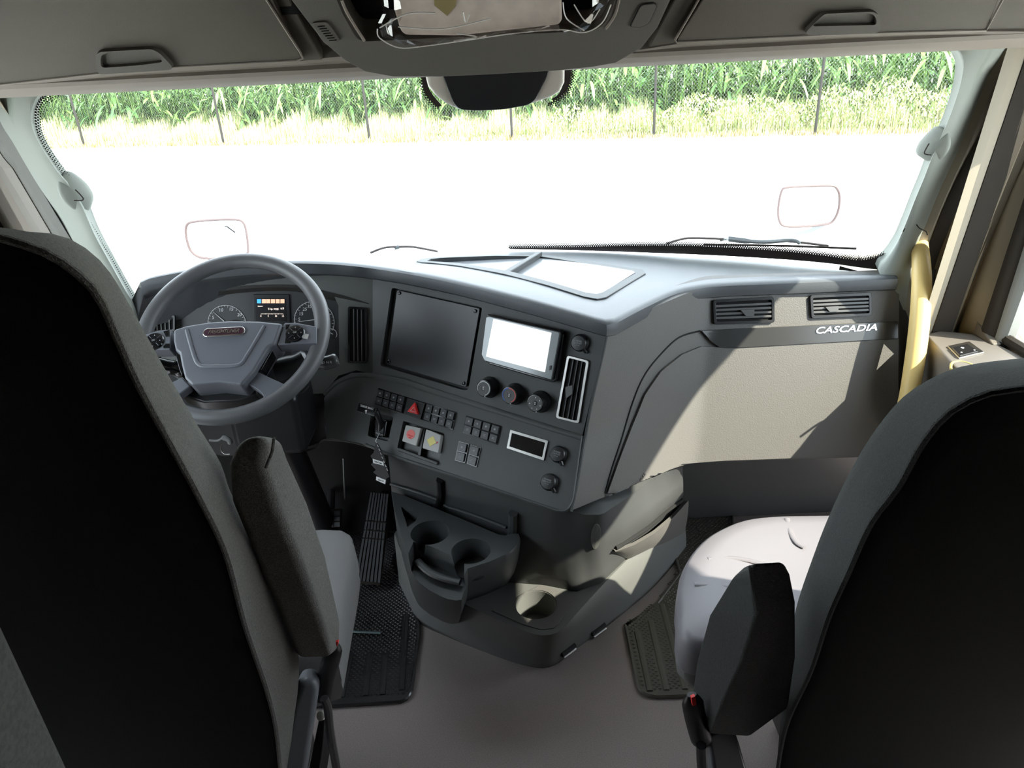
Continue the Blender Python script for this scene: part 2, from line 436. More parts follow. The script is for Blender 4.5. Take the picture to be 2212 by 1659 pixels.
hump([(2036, 272), (2014, 292), (1998, 308), (1988, 328), (1991, 340), (2013, 352), (2030, 360), (2050, 330), (2058, 300), (2050, 275)], (1995, 325), [(2007, 310), (2000, 322), (1997, 332), (2012, 335)], 1, pr)

# door frame strips between pillar and window
def strip(name, e0, e1, mt, xs, s, parent, bulge=.0, th=.02):
    v0, v1 = (95, 860) if s > 0 else (262, 640); N = 34; a_, b_ = [(p.x, p.y) for p in smoothpath([V((u, v, 0)) for u, v in e0], 5)], [(p.x, p.y) for p in smoothpath([V((u, v, 0)) for u, v in e1], 5)]
    def at_v(c, v):
        for k in range(len(c)-1):
            if c[k][1] <= v <= c[k+1][1] or k == len(c)-2 or v < c[0][1]:
                (u0, w0), (u1, w1) = (c[k], c[k+1]) if c[k][1] <= v <= c[k+1][1] else ((c[0], c[2]) if v < c[0][1] else (c[-3], c[-1]))
                return u0+(u1-u0)*(v-w0)/((w1-w0) or 1)
    vv = [v0+(v1-v0)*k/(N-1) for k in range(N)]
    A = [P(at_v(a_, v), v, x=s*xs[0]) for v in vv]; B = [P(at_v(b_, v), v, x=s*xs[1]) for v in vv]
    rows = [[p+V((s*th, 0, 0)) for p in A], A] + [[p.lerp(q, t)+V((-s*bulge*math.sin(t*math.pi), 0, 0)) for p, q in zip(A, B)] for t in (.25, .5, .75)] + [B, [q+V((s*th, 0, 0)) for q in B]]
    MB().loft(rows, closed=True).obj(name, mt, parent)
E0 = OR_[:]; E0 += [(1948, 760), (1942, 860)]
E1 = [(2250, 75), (2212, 111), (2160, 200), (2116, 290), (2062, 395), (2015, 507), (1985, 610), (1972, 720), (1965, 860)]
E2 = [(2280, 70), (2212, 140), (2172, 222), (2122, 335), (2080, 415), (2040, 508), (2012, 590), (1995, 700), (1990, 860)]
E3 = [(2300, 90), (2212, 190), (2165, 290), (2125, 375), (2092, 450), (2062, 520), (2036, 600), (2012, 660), (2000, 730)]
E3b = [(2320, 60), (2212, 215), (2190, 280), (2150, 355), (2136, 385), (2115, 470), (2095, 560), (2070, 640), (2062, 670)]
E4 = [(2320, 95), (2212, 250), (2178, 330), (2140, 405), (2128, 470), (2112, 560), (2092, 640), (2085, 700)]
E5 = [(2340, 110), (2212, 300), (2180, 372), (2153, 430), (2143, 490), (2128, 560), (2108, 640), (2106, 700)]
E6 = [(2380, 130), (2212, 372), (2182, 440), (2166, 500), (2150, 560), (2135, 630), (2132, 690)]
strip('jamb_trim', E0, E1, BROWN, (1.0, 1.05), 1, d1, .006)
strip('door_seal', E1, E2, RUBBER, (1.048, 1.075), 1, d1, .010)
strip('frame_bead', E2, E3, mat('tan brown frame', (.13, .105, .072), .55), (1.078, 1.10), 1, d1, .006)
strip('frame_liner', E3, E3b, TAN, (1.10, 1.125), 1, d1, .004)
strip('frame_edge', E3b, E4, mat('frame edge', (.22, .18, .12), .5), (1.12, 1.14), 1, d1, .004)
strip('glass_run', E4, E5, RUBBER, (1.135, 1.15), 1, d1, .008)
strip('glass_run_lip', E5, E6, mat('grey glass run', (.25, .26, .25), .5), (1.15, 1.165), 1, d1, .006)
# warm liner triangle in front of the window
LFR = Fr(V((1.145, 1.5, 1.0)), (-1, 0, 0), ex=(0, 1, 0))
def mirror_frame(): return None
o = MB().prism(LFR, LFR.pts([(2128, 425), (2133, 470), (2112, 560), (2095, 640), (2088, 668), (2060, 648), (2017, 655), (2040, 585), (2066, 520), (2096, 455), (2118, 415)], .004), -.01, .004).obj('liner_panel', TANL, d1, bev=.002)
# quarter trim piece under it
o = MB().prism(LFR, LFR.pts([(2016, 652), (2060, 647), (2087, 666), (2108, 666), (2112, 700), (2128, 722), (2145, 745), (2120, 760), (2060, 735), (1996, 735), (2004, 690)], .012), -.01, .012).obj('corner_trim', mat('brown trim plastic', (.17, .15, .125), .5), d1, bev=.004)
# ledge with the switch plate
zt = .765
L0 = [P(u, v, z=zt) for u, v in [(1999, 721), (2030, 714), (2055, 716), (2125, 722), (2160, 745), (2215, 771)]]
L0 += [V((1.17, 1.30, zt)), V((1.17, .8, zt)), V((1.02, .8, zt)), P(2090, 806, z=zt), P(2062, 790, z=zt)]
for p in L0: p.x = min(p.x, 1.172)
MB().loft([[p+V((.02 if 3 > 4 else 0, 0, -.30)) for p in L0], [p+V((0, 0, -.01)) for p in L0], L0], closed=True, caps=True).obj('door_ledge', mat('brown ledge plastic', (.16, .145, .13), .5, bump=.2, bscale=900), d1, bev=.005)
LG = Fr(V((1.08, 1.5, zt)), (0, 0, 1), ex=(1, 0, 0))
sp = prism('switch_plate', LG, [(2047, 747), (2094, 737), (2126, 760), (2072, 773)], 0, .004, SILVER, d1, bev=.001)
prism('rocker', LG, [(2056, 750), (2090, 742), (2114, 758), (2074, 768)], .003, .009, BLACK, sp, bev=.002)
MB().lathe(LG, LG.loc(2079, 751, .0095), [(.0035, .008), (.0035, .0098)], 12).obj('switch_mark', WHITE, sp)
MB().lathe(LG, LG.loc(2077, 761, .0095), [(.002, .008), (.002, .0098)], 12).obj('switch_mark', WHITE, sp)
MB().lathe(LG, LG.loc(2105, 756, .0095), [(.002, .008), (.002, .0098)], 12).obj('switch_mark', WHITE, sp)
MB().tube(smoothpath([LG.at(2054, 798, -.001), LG.at(2056, 785, -.001), LG.at(2075, 781, -.001), LG.at(2100, 788, -.001)], 4), .003, 8).obj('door_pull', mat('yellow brown pull', (.42, .36, .14), .5), d1)
# left side strips
G0 = OL[:]
G1 = [(-60, 200), (-30, 270), (0, 331), (28, 365), (57, 398), (86, 450), (118, 505), (150, 560), (180, 620), (215, 700), (230, 760)]
G2 = [(-70, 220), (-30, 290), (0, 345), (26, 382), (52, 418), (78, 462), (100, 503), (130, 560), (160, 620), (190, 700)]
G3 = [(-80, 260), (-40, 322), (0, 385), (24, 420), (50, 466), (70, 505), (95, 560), (130, 640)]
G4 = [(-80, 290), (-40, 345), (0, 408), (20, 440), (35, 470), (55, 510), (75, 560), (110, 640)]
G5 = [(-80, 305), (-40, 360), (0, 425), (15, 448), (30, 478), (45, 512), (60, 560), (90, 640)]
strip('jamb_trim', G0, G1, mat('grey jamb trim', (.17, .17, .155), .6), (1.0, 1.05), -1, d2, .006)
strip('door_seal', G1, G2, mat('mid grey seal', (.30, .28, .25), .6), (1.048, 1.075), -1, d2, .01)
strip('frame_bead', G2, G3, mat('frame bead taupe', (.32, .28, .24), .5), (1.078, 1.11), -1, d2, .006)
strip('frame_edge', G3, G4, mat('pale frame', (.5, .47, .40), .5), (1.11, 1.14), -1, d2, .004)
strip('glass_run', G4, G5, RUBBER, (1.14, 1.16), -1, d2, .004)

# ------------------------------------------------------------------ windshield
def surf_grid(x0, x1, z0, z1, nx, nz, off):
    return [[V((x0+(x1-x0)*i/nx, ws_y(x0+(x1-x0)*i/nx, z0+(z1-z0)*j/nz)+off, z0+(z1-z0)*j/nz)) for i in range(nx+1)] for j in range(nz+1)]
g0 = surf_grid(-.965, .965, .86, 1.50, 30, 10, .012); g1 = surf_grid(-.965, .965, .86, 1.50, 30, 10, .018)
mb = MB(); n_ = 31
mb.loft(g0); mb.loft([r[::-1] for r in g1])
win = struct(mb.obj('window_1', GLASS))
# black printed border: solid band, then dots
FRIT = mat('black frit', (.02, .012, .008), .5)
fb = MB()
def band(outer, inner, N=60):
    a = [WS(u, v, -.008) for u, v in uvs(outer, N, 4)]; b = [WS(u, v, -.008) for u, v in uvs(inner, N, 4)]
    fb.loft([a, b])
    return a, b
def dots(path, step, nrow, r0, pitch, side):
    P3 = [WS(u, v, -.006) for u, v in uvs(path, 400, 3)]
    L = sum((P3[i+1]-P3[i]).length for i in range(len(P3)-1)); n = int(L/step); q = resample(P3, n)
    for i in range(n-1):
        t = (q[i+1]-q[i]).normalized(); nn = V((0, -.89, -.45)); w = t.cross(nn).normalized()*side
        for k in range(nrow):
            r = r0*(1-.8*k/nrow); c = q[i] + w*(pitch*(k+.5)) + t*(step*.5*(k % 2))
            e = t; g = nn.cross(e).normalized(); vs = [c+(e*math.cos(a*math.pi/3)+g*math.sin(a*math.pi/3))*r for a in range(6)]
            fb.add(vs, [(0, 1, 2, 3, 4, 5)])
dots([(116, 188), (92, 196), (73, 213), (64, 240), (68, 282), (87, 322), (122, 374), (132, 388)], .0062, 6, .0034, .0042, -1)
dots([(176, 470), (203, 513), (233, 560), (262, 612), (285, 650)], .0062, 4, .0032, .004, -1)
dots([(2008, 360), (1981, 425), (1951, 500), (1940, 520)], .0062, 1, .0034, .003, -1)
low_o = [(1100, 538), (1250, 541), (1400, 546), (1550, 552), (1700, 561), (1800, 570), (1895, 582), (1925, 575), (1940, 540)]
low_i = [(1100, 535), (1250, 533), (1400, 530), (1500, 531), (1600, 536), (1700, 543), (1790, 553), (1860, 562), (1918, 549)]
band(low_o, low_i)
dots(low_i[::1], .0062, 5, .0034, .0042, -1)
dots([(916, 160), (917, 185), (925, 205), (940, 222), (952, 232)], .0062, 4, .0034, .004, 1)
dots([(1232, 152), (1228, 185), (1215, 205), (1195, 218), (1180, 224)], .0062, 4, .0034, .004, -1)
band([(912, 155), (913, 185), (922, 208), (945, 232)], [(925, 155), (925, 185), (935, 205), (955, 228)], 14)
band([(1220, 150), (1215, 185), (1205, 205), (1190, 214)], [(1233, 150), (1229, 185), (1217, 203), (1196, 218)], 14)
fo = obj('glass_border', fb.v, fb.f, FRIT, win, smooth=False, recalc=False)

# ------------------------------------------------------------------ header
HU = [(-60, 188), (0, 186), (60, 180), (150, 168), (300, 152), (500, 141), (640, 133), (730, 122), (1070, 110), (1380, 108), (1470, 94), (1800, 76), (2000, 70), (2130, 68), (2212, 68), (2260, 70)]
HL = [(-60, 215), (0, 206), (60, 192), (110, 188), (300, 173), (500, 162), (640, 154), (730, 150), (1070, 145), (1380, 118), (1480, 110), (1800, 92), (2000, 84), (2100, 84), (2212, 96), (2260, 100)]
N = 70
hu = [P(u, v, y=1.49) for u, v in uvs(HU, N)]; hl = [P(u, v, y=1.52) for u, v in uvs(HL, N)]
rows = [[V((p.x, 1.60, p.z+.10)) for p in hu], hu, [p.lerp(q, .3)+V((0, -.008, -.0)) for p, q in zip(hu, hl)], [p.lerp(q, .7)+V((0, -.007, 0)) for p, q in zip(hu, hl)], hl,
        [q+V((0, .02, .004)) for q in hl], [V((q.x, ws_y(min(.96, abs(q.x)), 1.47), q.z+.05)) for q in hl], [V((q.x, ws_y(min(.96, abs(q.x)), 1.47), 1.56)) for q in hl], [V((p.x, 1.60, 1.60)) for p in hu]]
struct(MB().loft(rows, closed=True, caps=True).obj('trim_6', HEADER))
# roof over the cab front (above the header, behind the cabinets)
m_ = MB().box((-1.2, 1.45, 1.53), (1.2, 1.92, 1.6)).box((-1.2, 1.50, 1.55), (1.2, 1.60, 2.12)); struct(m_.obj('trim_7', BLACK))

# ------------------------------------------------------------------ overhead cabinets
CFR = Fr(P(1070, 135, y=1.485), nrm(0, -24))
def cabinet(name, face, door, lipuv, handle, inner, s, label):
    r = thing(name, CFR.at(*face[0]), label, 'cabinet', None)
    body = prism('body', CFR, face, -.16, -.012, OVER, r, bev=.004)
    dr = rprism('door', CFR, door, -.02, .0, OVER, r, r=.01, bev=.005, seg=3)
    # thin bright edge bead along the door
    edge = [CFR.at(u, v, .001) for u, v in lipuv]
    MB().tube(edge, .0022, 6).obj('edge_bead', HEADER, dr)
    hp = CFR.pts(handle, .012); ip = CFR.pts(inner, .012)
    hr, ir = match(rnd(hp, .012, 4), rnd(ip, .008, 4))
    h = ringmesh(MB(), CFR, hr, ir, -.004, .012).obj('handle', OVERD, dr, bev=.002)
    MB().prism(CFR, ir, -.002, .002).obj('handle_recess', OVERD, h)
    return r
cabinet('overhead_cabinet', [(-200, 210), (-60, 186), (60, 178), (300, 151), (700, 131), (560, -120), (-200, -120)],
        [(-160, 202), (60, 177), (300, 150), (655, 131), (536, -110), (-160, -110)], [(-60, 190), (60, 177), (300, 150), (500, 139), (640, 132), (654, 126), (648, 112), (538, -60)],
        [(206, 118), (218, 112), (328, 106), (345, 115), (378, 150), (330, 154), (214, 161), (208, 150)], [(217, 121), (234, 113), (322, 108), (354, 134), (300, 141), (218, 147)], -1,
        'closed grey overhead cabinet on the left above the steering wheel side of the windshield')
cabinet('overhead_cabinet', [(1395, 110), (1460, 93), (1800, 75), (2134, 66), (2300, 64), (2300, -120), (1520, -120)],
        [(1457, 93), (1800, 75), (2132, 66), (2196, -100), (1580, -100)], [(1520, -20), (1458, 86), (1462, 92), (1800, 75), (2000, 69), (2130, 66), (2168, -5)],
        [(1735, 75), (1770, 40), (1782, 30), (1885, 25), (1901, 33), (1902, 62), (1895, 72), (1790, 76)], [(1752, 57), (1784, 34), (1882, 29), (1893, 38), (1894, 54)], 1,
        'closed grey overhead cabinet on the right above the glovebox side of the windshield')

# ------------------------------------------------------------------ overhead console with its lamps
OFR = Fr(P(1075, 160, y=1.44), nrm(0, -30))
oc = thing('overhead_console', OFR.O, 'dark grey overhead console bulging down at the middle of the header', 'overhead console')
ol_ = [(560, -120), (622, -10), (660, 40), (700, 92), (745, 130), (790, 155), (850, 166), (950, 166), (1060, 161), (1200, 153), (1280, 145), (1330, 136), (1385, 104), (1420, 60), (1450, -5), (1500, -120)]
body = MB().prism(OFR, OFR.pts(ol_, 0), -.11, 0, 0).obj('body', OVERD, oc)
cut = MB().prism(OFR, rnd(OFR.pts([(690, -140), (728, 0), (745, 38), (775, 90), (1285, 66), (1310, 48), (1330, 0), (1370, -140)], 0), .015), -.07, .05).obj('c', BLACK)
carve(body, [cut])
d_ = body.modifiers.new('bevel', 'BEVEL'); d_.width = .028; d_.segments = 6; d_.limit_method = 'ANGLE'; d_.angle_limit = math.radians(50)
prism('recess_panel', OFR, [(680, -140), (740, 60), (760, 110), (1300, 90), (1345, 30), (1390, -140)], -.085, -.068, BLACK, oc)
for q in ([(738, 0), (748, 24), (768, 58), (787, 88)], [(1339, -10), (1330, 28), (1316, 52), (1308, 62)]):
    MB().tube(smoothpath([OFR.at(u, v, .001) for u, v in q], 4), .0025, 8).obj('recess_edge_highlight', HEADER, oc)  # pale tubes paint the thin highlights on the recess rim
l1 = rprism('reading_lamp', OFR, [(672, 50), (706, 47), (735, 88), (712, 97), (700, 94)], 0, .005, OVERD, oc, r=.006)
mb = MB()
for k in range(7):
    u0, v0 = 686+k*4.2, 58+k*5
    mb.tube([OFR.at(u0, v0, .0055), OFR.at(u0+16, v0-1.5, .0055)], .0009, 5)
mb.obj('grille', BLACK, l1)
l2 = MB(); a_ = rnd(OFR.pts([(1362, 58), (1366, 50), (1385, 12), (1414, 8), (1418, 14), (1402, 50), (1386, 59)], .004), .005)
l2.prism(OFR, a_, 0, .004).obj('blank_button', OVERD, oc, bev=.0015)
MB().tube([OFR.w(a, b, .002) for a, b in a_], .0014, 6, closed=True).obj('button_gap', MATTE, oc)

# parcel in a plastic sleeve, lying in the recess
pk = thing('wrapped_carton', OFR.at(1060, 60, .0), 'pale carton in crumpled clear plastic stuffed in the overhead console recess', 'package')
rprism('carton', OFR, [(862, -60), (850, 20), (868, 78), (990, 80), (1215, 55), (1212, -60)], -.05, .012, mat('mauve carton', (.72, .62, .55), .7, var=.12, vscale=30), pk, r=.012, bev=.006)
prism('brown_paper', OFR, [(935, -60), (938, 12), (966, 35), (984, 14), (995, -60)], .012, .014, mat('brown paper', (.34, .27, .12), .8), pk)
out = [(812, -60), (826, 40), (814, 62), (820, 82), (862, 103), (920, 99), (1000, 88), (1110, 72), (1210, 64), (1262, 70), (1300, 50), (1322, 12), (1330, -60)]
ab = OFR.pts(out, .02); c0 = OFR.loc(1070, 10, .02)
mb = MB(); R_ = random.Random(3); ringn = 52
per = resample([V((a, b, 0)) for a, b in ab + [ab[0]]], ringn+1)[:-1]
rows = []
for j, (k, h) in enumerate([(1, .0), (1.0, .006), (.97, .015), (.93, .022), (.88, .027), (.82, .03)]):
    rows.append([OFR.w(c0[0]+(p.x-c0[0])*k, c0[1]+(p.y-c0[1])*k, h + (R_.uniform(-.010, .008) if 1 < j else R_.uniform(-.002, .002))) for p in per])
mb.loft(rows, closed=True, caps=False).obj('plastic_sleeve', FILM, pk, sharp=14)
mb = MB()
for q in ([(815, 62), (820, 82), (862, 103), (920, 99), (1000, 88)], [(820, 60), (880, 30), (940, 28)], [(860, 58), (960, 62), (1060, 40)], [(1000, 88), (1110, 72), (1210, 64), (1262, 70), (1300, 50), (1320, 10)], [(985, 72), (1030, 80), (980, 88)], [(1000, 26), (1006, 48), (1015, 30)], [(1240, 10), (1270, 50), (1296, 20)], [(1216, 5), (1224, 40), (1262, 66)]):
    mb.tube(smoothpath([OFR.at(u, v, .024) for u, v in q], 5), .0011, 5)
mb.obj('sleeve_creases', mat('white crease', (.85, .82, .78), .3), pk)

# camera cover on the glass under the header
MFR = Fr(P(1078, 200, y=1.80), nrm(0, -8))
mc = thing('camera_cover', P(1078, 200, y=1.82), 'grey tapered camera cover with a black front pad at the top centre of the windshield', 'camera cover')
outm = [(919, 110), (919, 168), (924, 188), (940, 208), (962, 225), (990, 238), (1030, 241), (1090, 238), (1140, 229), (1190, 212), (1210, 200), (1220, 180), (1221, 110)]
MB().prism(MFR, MFR.pts(outm, 0), -.10, 0).obj('shell', mat('cover shell grey', (.42, .39, .34), .5), mc, bev=.012, seg=3)
MB().prism(MFR, rnd(MFR.pts([(940, 120), (958, 170), (978, 222), (992, 237), (1032, 240), (1090, 237), (1140, 228), (1156, 218), (1182, 168), (1195, 120)], .008), .01), -.002, .008).obj('front_pad', BLACK, mc, bev=.004, seg=3)

# ================================================================== dashboard
dash = thing('dashboard', V((0, 1.8, .86)), 'dark grey wraparound truck dashboard spanning the cab under the windshield', 'dashboard')
O1 = P(1312, 712, z=.87)
UPF = Fr(O1, nrm(-28, 19))
fa, fb_ = UPF.at(805, 805), UPF.at(1258, 940)
fd = (fb_-fa).normalized()
lo_n = (Matrix.Rotation(math.radians(-16), 3, fd) @ UPF.n)
if lo_n.z < UPF.n.z: lo_n = (Matrix.Rotation(math.radians(16), 3, fd) @ UPF.n)
LOF = Fr(fb_, lo_n, ex=fd)
INF = Fr(UPF.at(805, 600), nrm(0, 12))
OG = P(1940, 612, z=.87)
GLF = Fr(OG, nrm(0, 19))
# ---- top pad: near lip, far edge at the glass
lip = [P(302, 608, y=1.77), P(330, 597, y=1.775), P(430, 579, y=1.79), P(560, 567, y=1.80), P(700, 567, y=1.81)]
lip += [UPF.at(u, v, .03) for u, v in ((805, 577), (950, 602), (1130, 647), (1250, 681), (1302, 696))]
lip += [P(1325, 697, z=.893), P(1352, 683, z=.893), P(1400, 658, z=.893), P(1455, 633, z=.893), P(1500, 622, z=.893), P(1560, 615, z=.893), P(1700, 609, z=.893), P(1940, 599, z=.893)]
LN = 90
lp = resample(smoothpath(lip, 6), LN)
lp[0] = lip[0]; lp[-1] = lip[-1]
far = []
for i, p in enumerate(lp):
    t = i/(LN-1); x = -.965 + 1.925*t**1.0; zf = .893-.020*min(1, max(0, (x-.0)/.5)); far.append(V((x, ws_y(x, zf)+.002, zf)))
def padrow(t, dz=0, inw=0):
    return [p.lerp(q, t) + V((0, 0, dz)) for p, q in zip(lp, far)]
inw = [(V((0, 1, 0))*.5 + (q-p).normalized()*.5).normalized() for p, q in zip(lp, far)]
T_ = .034
rows = [[p + w*.05 + V((0, 0, -T_-.002)) for p, w in zip(lp, inw)], [p + w*.004 + V((0, 0, -T_)) for p, w in zip(lp, inw)], [p - w*.002 + V((0, 0, -T_+.004)) for p, w in zip(lp, inw)],
        [p - w*.004 + V((0, 0, -T_*.5)) for p, w in zip(lp, inw)], [p - w*.001 + V((0, 0, -.004)) for p, w in zip(lp, inw)], [p + w*.006 + V((0, 0, 0.001)) for p, w in zip(lp, inw)], [p + w*.02 + V((0, 0, .003)) for p, w in zip(lp, inw)]]
for t in (.2, .4, .6, .8, .95, 1.0): rows.append([(p+w*.02).lerp(q, t) + V((0, 0, .003*(1-t))) for p, q, w in zip(lp, far, inw)])
rows.append([q + V((0, 0, -.06)) for q in far])
pad = MB().loft([r for r in zip(*rows)], closed=True, caps=True).obj('top_pad', PAD, dash, sharp=50)
# ---- storage tray let into the pad
TBV = bvh_of(pad)
t0_, t1_, t2_ = hit(TBV, 905, 566)[0], hit(TBV, 1290, 643)[0], hit(TBV, 1390, 586)[0]
tn_ = (t1_-t0_).cross(t2_-t0_).normalized(); tn_ = tn_ if tn_.z > 0 else -tn_
TF = Fr(t0_+tn_*.001, tn_, ex=(1, 0, 0))
tro = [(899, 561), (908, 552), (935, 547), (1060, 545), (1170, 545), (1215, 550), (1300, 564), (1388, 579), (1395, 588), (1310, 639), (1290, 643), (1262, 640), (1180, 620), (1090, 600), (990, 580), (910, 567)]
tri = [(922, 562), (930, 555), (950, 552), (1060, 550), (1165, 550), (1210, 556), (1295, 570), (1368, 584), (1372, 588), (1302, 628), (1288, 632), (1264, 630), (1180, 610), (1092, 590), (995, 573), (930, 565)]
ao, ai = TF.pts(tro, .006), TF.pts(tri, .006)
cut = MB().prism(TF, ai, -.030, .05).obj('c', BLACK)
carve(pad, [cut])
mo_, mi_ = match(ao, ai)
def onpad(a, b, dz):
    p = TF.w(a, b, 0); h_ = TBV.ray_cast(V((p.x, p.y, 1.2)), V((0, 0, -1)))[0]; return V((p.x, p.y, (h_.z if h_ else p.z)+dz))
tr = MB().loft([[onpad(a, b, d) for a, b in q] for q, d in ((mo_, -.004), (mo_, .0035), (mi_, .0045), (mi_, -.035), (mo_, -.035), (mo_, -.004))], closed=True).obj('tray', DASH, dash, bev=.002)
MB().prism(TF, ai, -.034, -.016).obj('tray_floor', mat('smooth tray floor', (.16, .17, .18), .22, spec=.9), tr)
q = TF.pts([(1160, 549), (1172, 549), (1090, 597), (1076, 594)], .004)
MB().prism(TF, q, -.018, .0).obj('tray_divider', DASH, tr, bev=.003)
# ---- instrument panel (left of the centre stack)
ip = MB().prism(INF, INF.pts([(306, 628), (420, 606), (560, 592), (700, 592), (805, 598), (805, 808), (770, 800), (730, 812), (700, 850), (440, 860), (360, 800), (318, 700)], 0), -.035, 0).obj('instrument_panel', DASHL, dash)
eye = [(345, 662), (386, 646), (422, 634), (498, 621), (574, 616), (642, 617), (690, 624), (722, 640), (731, 660), (733, 790), (560, 795), (400, 795), (352, 720)]
c1 = MB().prism(INF, INF.pts(eye, 0), -.030, .02).obj('c', BLACK)
carve(ip, [c1])
cl = MB().prism(INF, INF.pts(eye, -.02), -.029, -.018).obj('instrument_cluster', mat('cluster face', (.035, .036, .038), .5), dash)
# curved brow under the hood and its tail
brow_o = [(341, 664), (386, 645), (422, 633), (498, 620), (574, 615), (642, 616), (700, 628), (750, 641), (797, 656)]
brow_i = [(352, 700), (395, 664), (430, 648), (498, 635), (574, 629), (640, 630), (690, 642), (735, 652), (797, 657)]
A_ = [INF.at(u, v, .002) for u, v in uvs(brow_o, 30, 3)]; B_ = [INF.at(u, v, -.012) for u, v in uvs(brow_i, 30, 3)]
MB().loft([[p + INF.n*-.02 for p in A_], A_, [p.lerp(q, .4)+INF.n*.004 for p, q in zip(A_, B_)], B_, [q+INF.n*-.01 for q in B_]]).obj('cluster_brow', mat('brow dark', (.022, .02, .018), .6), dash)
def gauge(c, rpx, nums, needle, lab):
    h = -.017; cc = INF.loc(*c, h); r = (V((*INF.loc(c[0]+rpx, c[1], h), 0))-V((*cc, 0))).length
    g = MB().lathe(INF, cc, [(r*.97, -.02), (r*.97, h)], 40).obj('gauge', mat('gauge face', (.02, .021, .022), .5), dash, bev=0)
    n = 48; mb = MB()
    def arc(a0, a1, rr, w):
        pts = [INF.w(cc[0]+rr*math.cos(a0+(a1-a0)*k/n), cc[1]+rr*math.sin(a0+(a1-a0)*k/n), h+.001) for k in range(n+1)]
        mb.tube(pts, w, 5)
    arc(math.radians(-30), math.radians(210), r, .0007)
    for k in range(25):
        a = math.radians(200-k*10); l = .88 if k % 3 == 0 else .93
        mb.tube([INF.w(cc[0]+rr*math.cos(a), cc[1]+rr*math.sin(a), h+.001) for rr in (r*l, r*.98)], .0005, 4)
    mb.obj('gauge_scale', WHITE, g)
    for s, u, v in nums: text(s, INF, INF.loc(u, v, h), .012, h+.0008, WHITE, g, 'gauge_number', shear=.2)
    a, b = needle
    MB().tube([INF.at(*a, h+.003), INF.at(*b, h+.003)], [.0012, .0005], 5).obj('needle', WHITE, g)
    return g
gauge((491, 700), 41, [('5', 460, 686), ('10', 477, 670), ('15', 499, 668), ('20', 517, 680)], ((484, 694), (461, 674)), '')
gauge((679, 694), 43, [('5', 646, 690), ('15', 650, 678), ('25', 658, 668), ('35', 668, 662), ('45', 682, 660)], ((684, 690), (645, 695)), '')
gauge((716, 722), 12, [], ((719, 722), (712, 718)), '')
ds = rprism('display_screen', INF, [(546, 636), (624, 636), (627, 700), (546, 700)], -.02, -.013, BLACK, dash, r=.003)
sp_ = prism('screen_face', INF, [(552, 645), (616, 645), (619, 694), (552, 694)], -.013, -.012, mat('dark lcd', (.012, .011, .012), .25), ds, bev=0)
def lit(n, c, e): return mat(n, c, .5, emit=c, es=e)
OR = lit('lit orange icon', (1, .55, .35), .22); LB = lit('lit blue icon', (.05, .35, .9), .35); LW = lit('lit white text', (1, .85, .75), .3)
for k, u in enumerate((559.5, 570, 579.3, 589.5, 599.7, 610)):
    prism('icon', INF, [(u-4.3, 646.5), (u+4.3, 646.5), (u+4.3, 655), (u-4.3, 655)], -.012, -.0114, LB if k == 0 else OR, ds, bev=0)
text('Home', INF, INF.loc(562, 661.5, -.0115), .005, -.0115, LW, ds)
text('Trip mpg:  6.8', INF, INF.loc(596, 667, -.0115), .0075, -.0115, LW, ds)
mb = MB()
for k in range(16): mb.tube([INF.at(564+k*3.15, 677.5, -.0112), INF.at(564+k*3.15, 679.3+(1.5 if k % 5 == 0 else 0), -.0112)], .00035, 4)
mb.tube([INF.at(564, 677.5, -.0112), INF.at(611, 677.5, -.0112)], .0003, 4); mb.obj('bar_scale', LW, ds)
for s, u in (('0', 563.5), ('5', 579.5), ('10', 596), ('15', 611)): text(s, INF, INF.loc(u, 683, -.0115), .006, -.0115, LW, ds)

# ---- centre stack, upper
up_poly = [(805, 598), (1312, 710), (1258, 940), (1150, 905), (960, 845), (870, 815), (805, 806)]
cp = MB().prism(UPF, UPF.pts(up_poly, 0), -.04, 0).obj('center_panel', DASH, dash)
rec = [(846, 621), (1042, 664), (1012, 842), (1000, 843), (821, 790)]
c1 = MB().prism(UPF, rnd(UPF.pts(rec, 0), .008), -.018, .02).obj('c', BLACK)
carve(cp, [c1])
cv = rprism('cover_plate', UPF, [(857, 626), (1037, 666), (1007, 837), (836, 787)], -.018, -.004, mat('satin black plate', (.028, .028, .03), .36, bump=.1, bscale=1500), dash, r=.006)
for q in ((862, 633), (1026, 672), (840, 781), (1001, 828)):
    MB().lathe(UPF, UPF.loc(*q, -.002), [(.0042, -.006), (.0045, -.0015), (.003, -.001), (.0016, -.001), (.0014, -.003)], 14).obj('screw', GLOSS, cv)
# the big blank display
bz = rprism('display', UPF, [(1052, 681), (1212, 717), (1193, 822), (1041, 779)], .0, .026, BLACK, dash, r=.006)
prism('display_bezel', UPF, [(1056, 684), (1206, 718), (1208, 722), (1190, 820), (1047, 779), (1040, 766), (1050, 686)], .024, .0275, SCREEN_BZ, bz, bev=.001)
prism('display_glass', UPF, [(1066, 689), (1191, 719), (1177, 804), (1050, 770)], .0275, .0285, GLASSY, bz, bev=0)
prism('display_switch', UPF, [(1187, 790), (1191, 789), (1190, 799), (1186, 800)], .0275, .0295, BLACK, bz, bev=.0005)
# housing depth to the right of the display
MB().prism(UPF, UPF.pts([(1056, 678), (1212, 712), (1222, 722), (1206, 822), (1198, 826), (1060, 786)], 0.006), -.002, .018).obj('display_housing', GLOSS, bz, bev=.003)
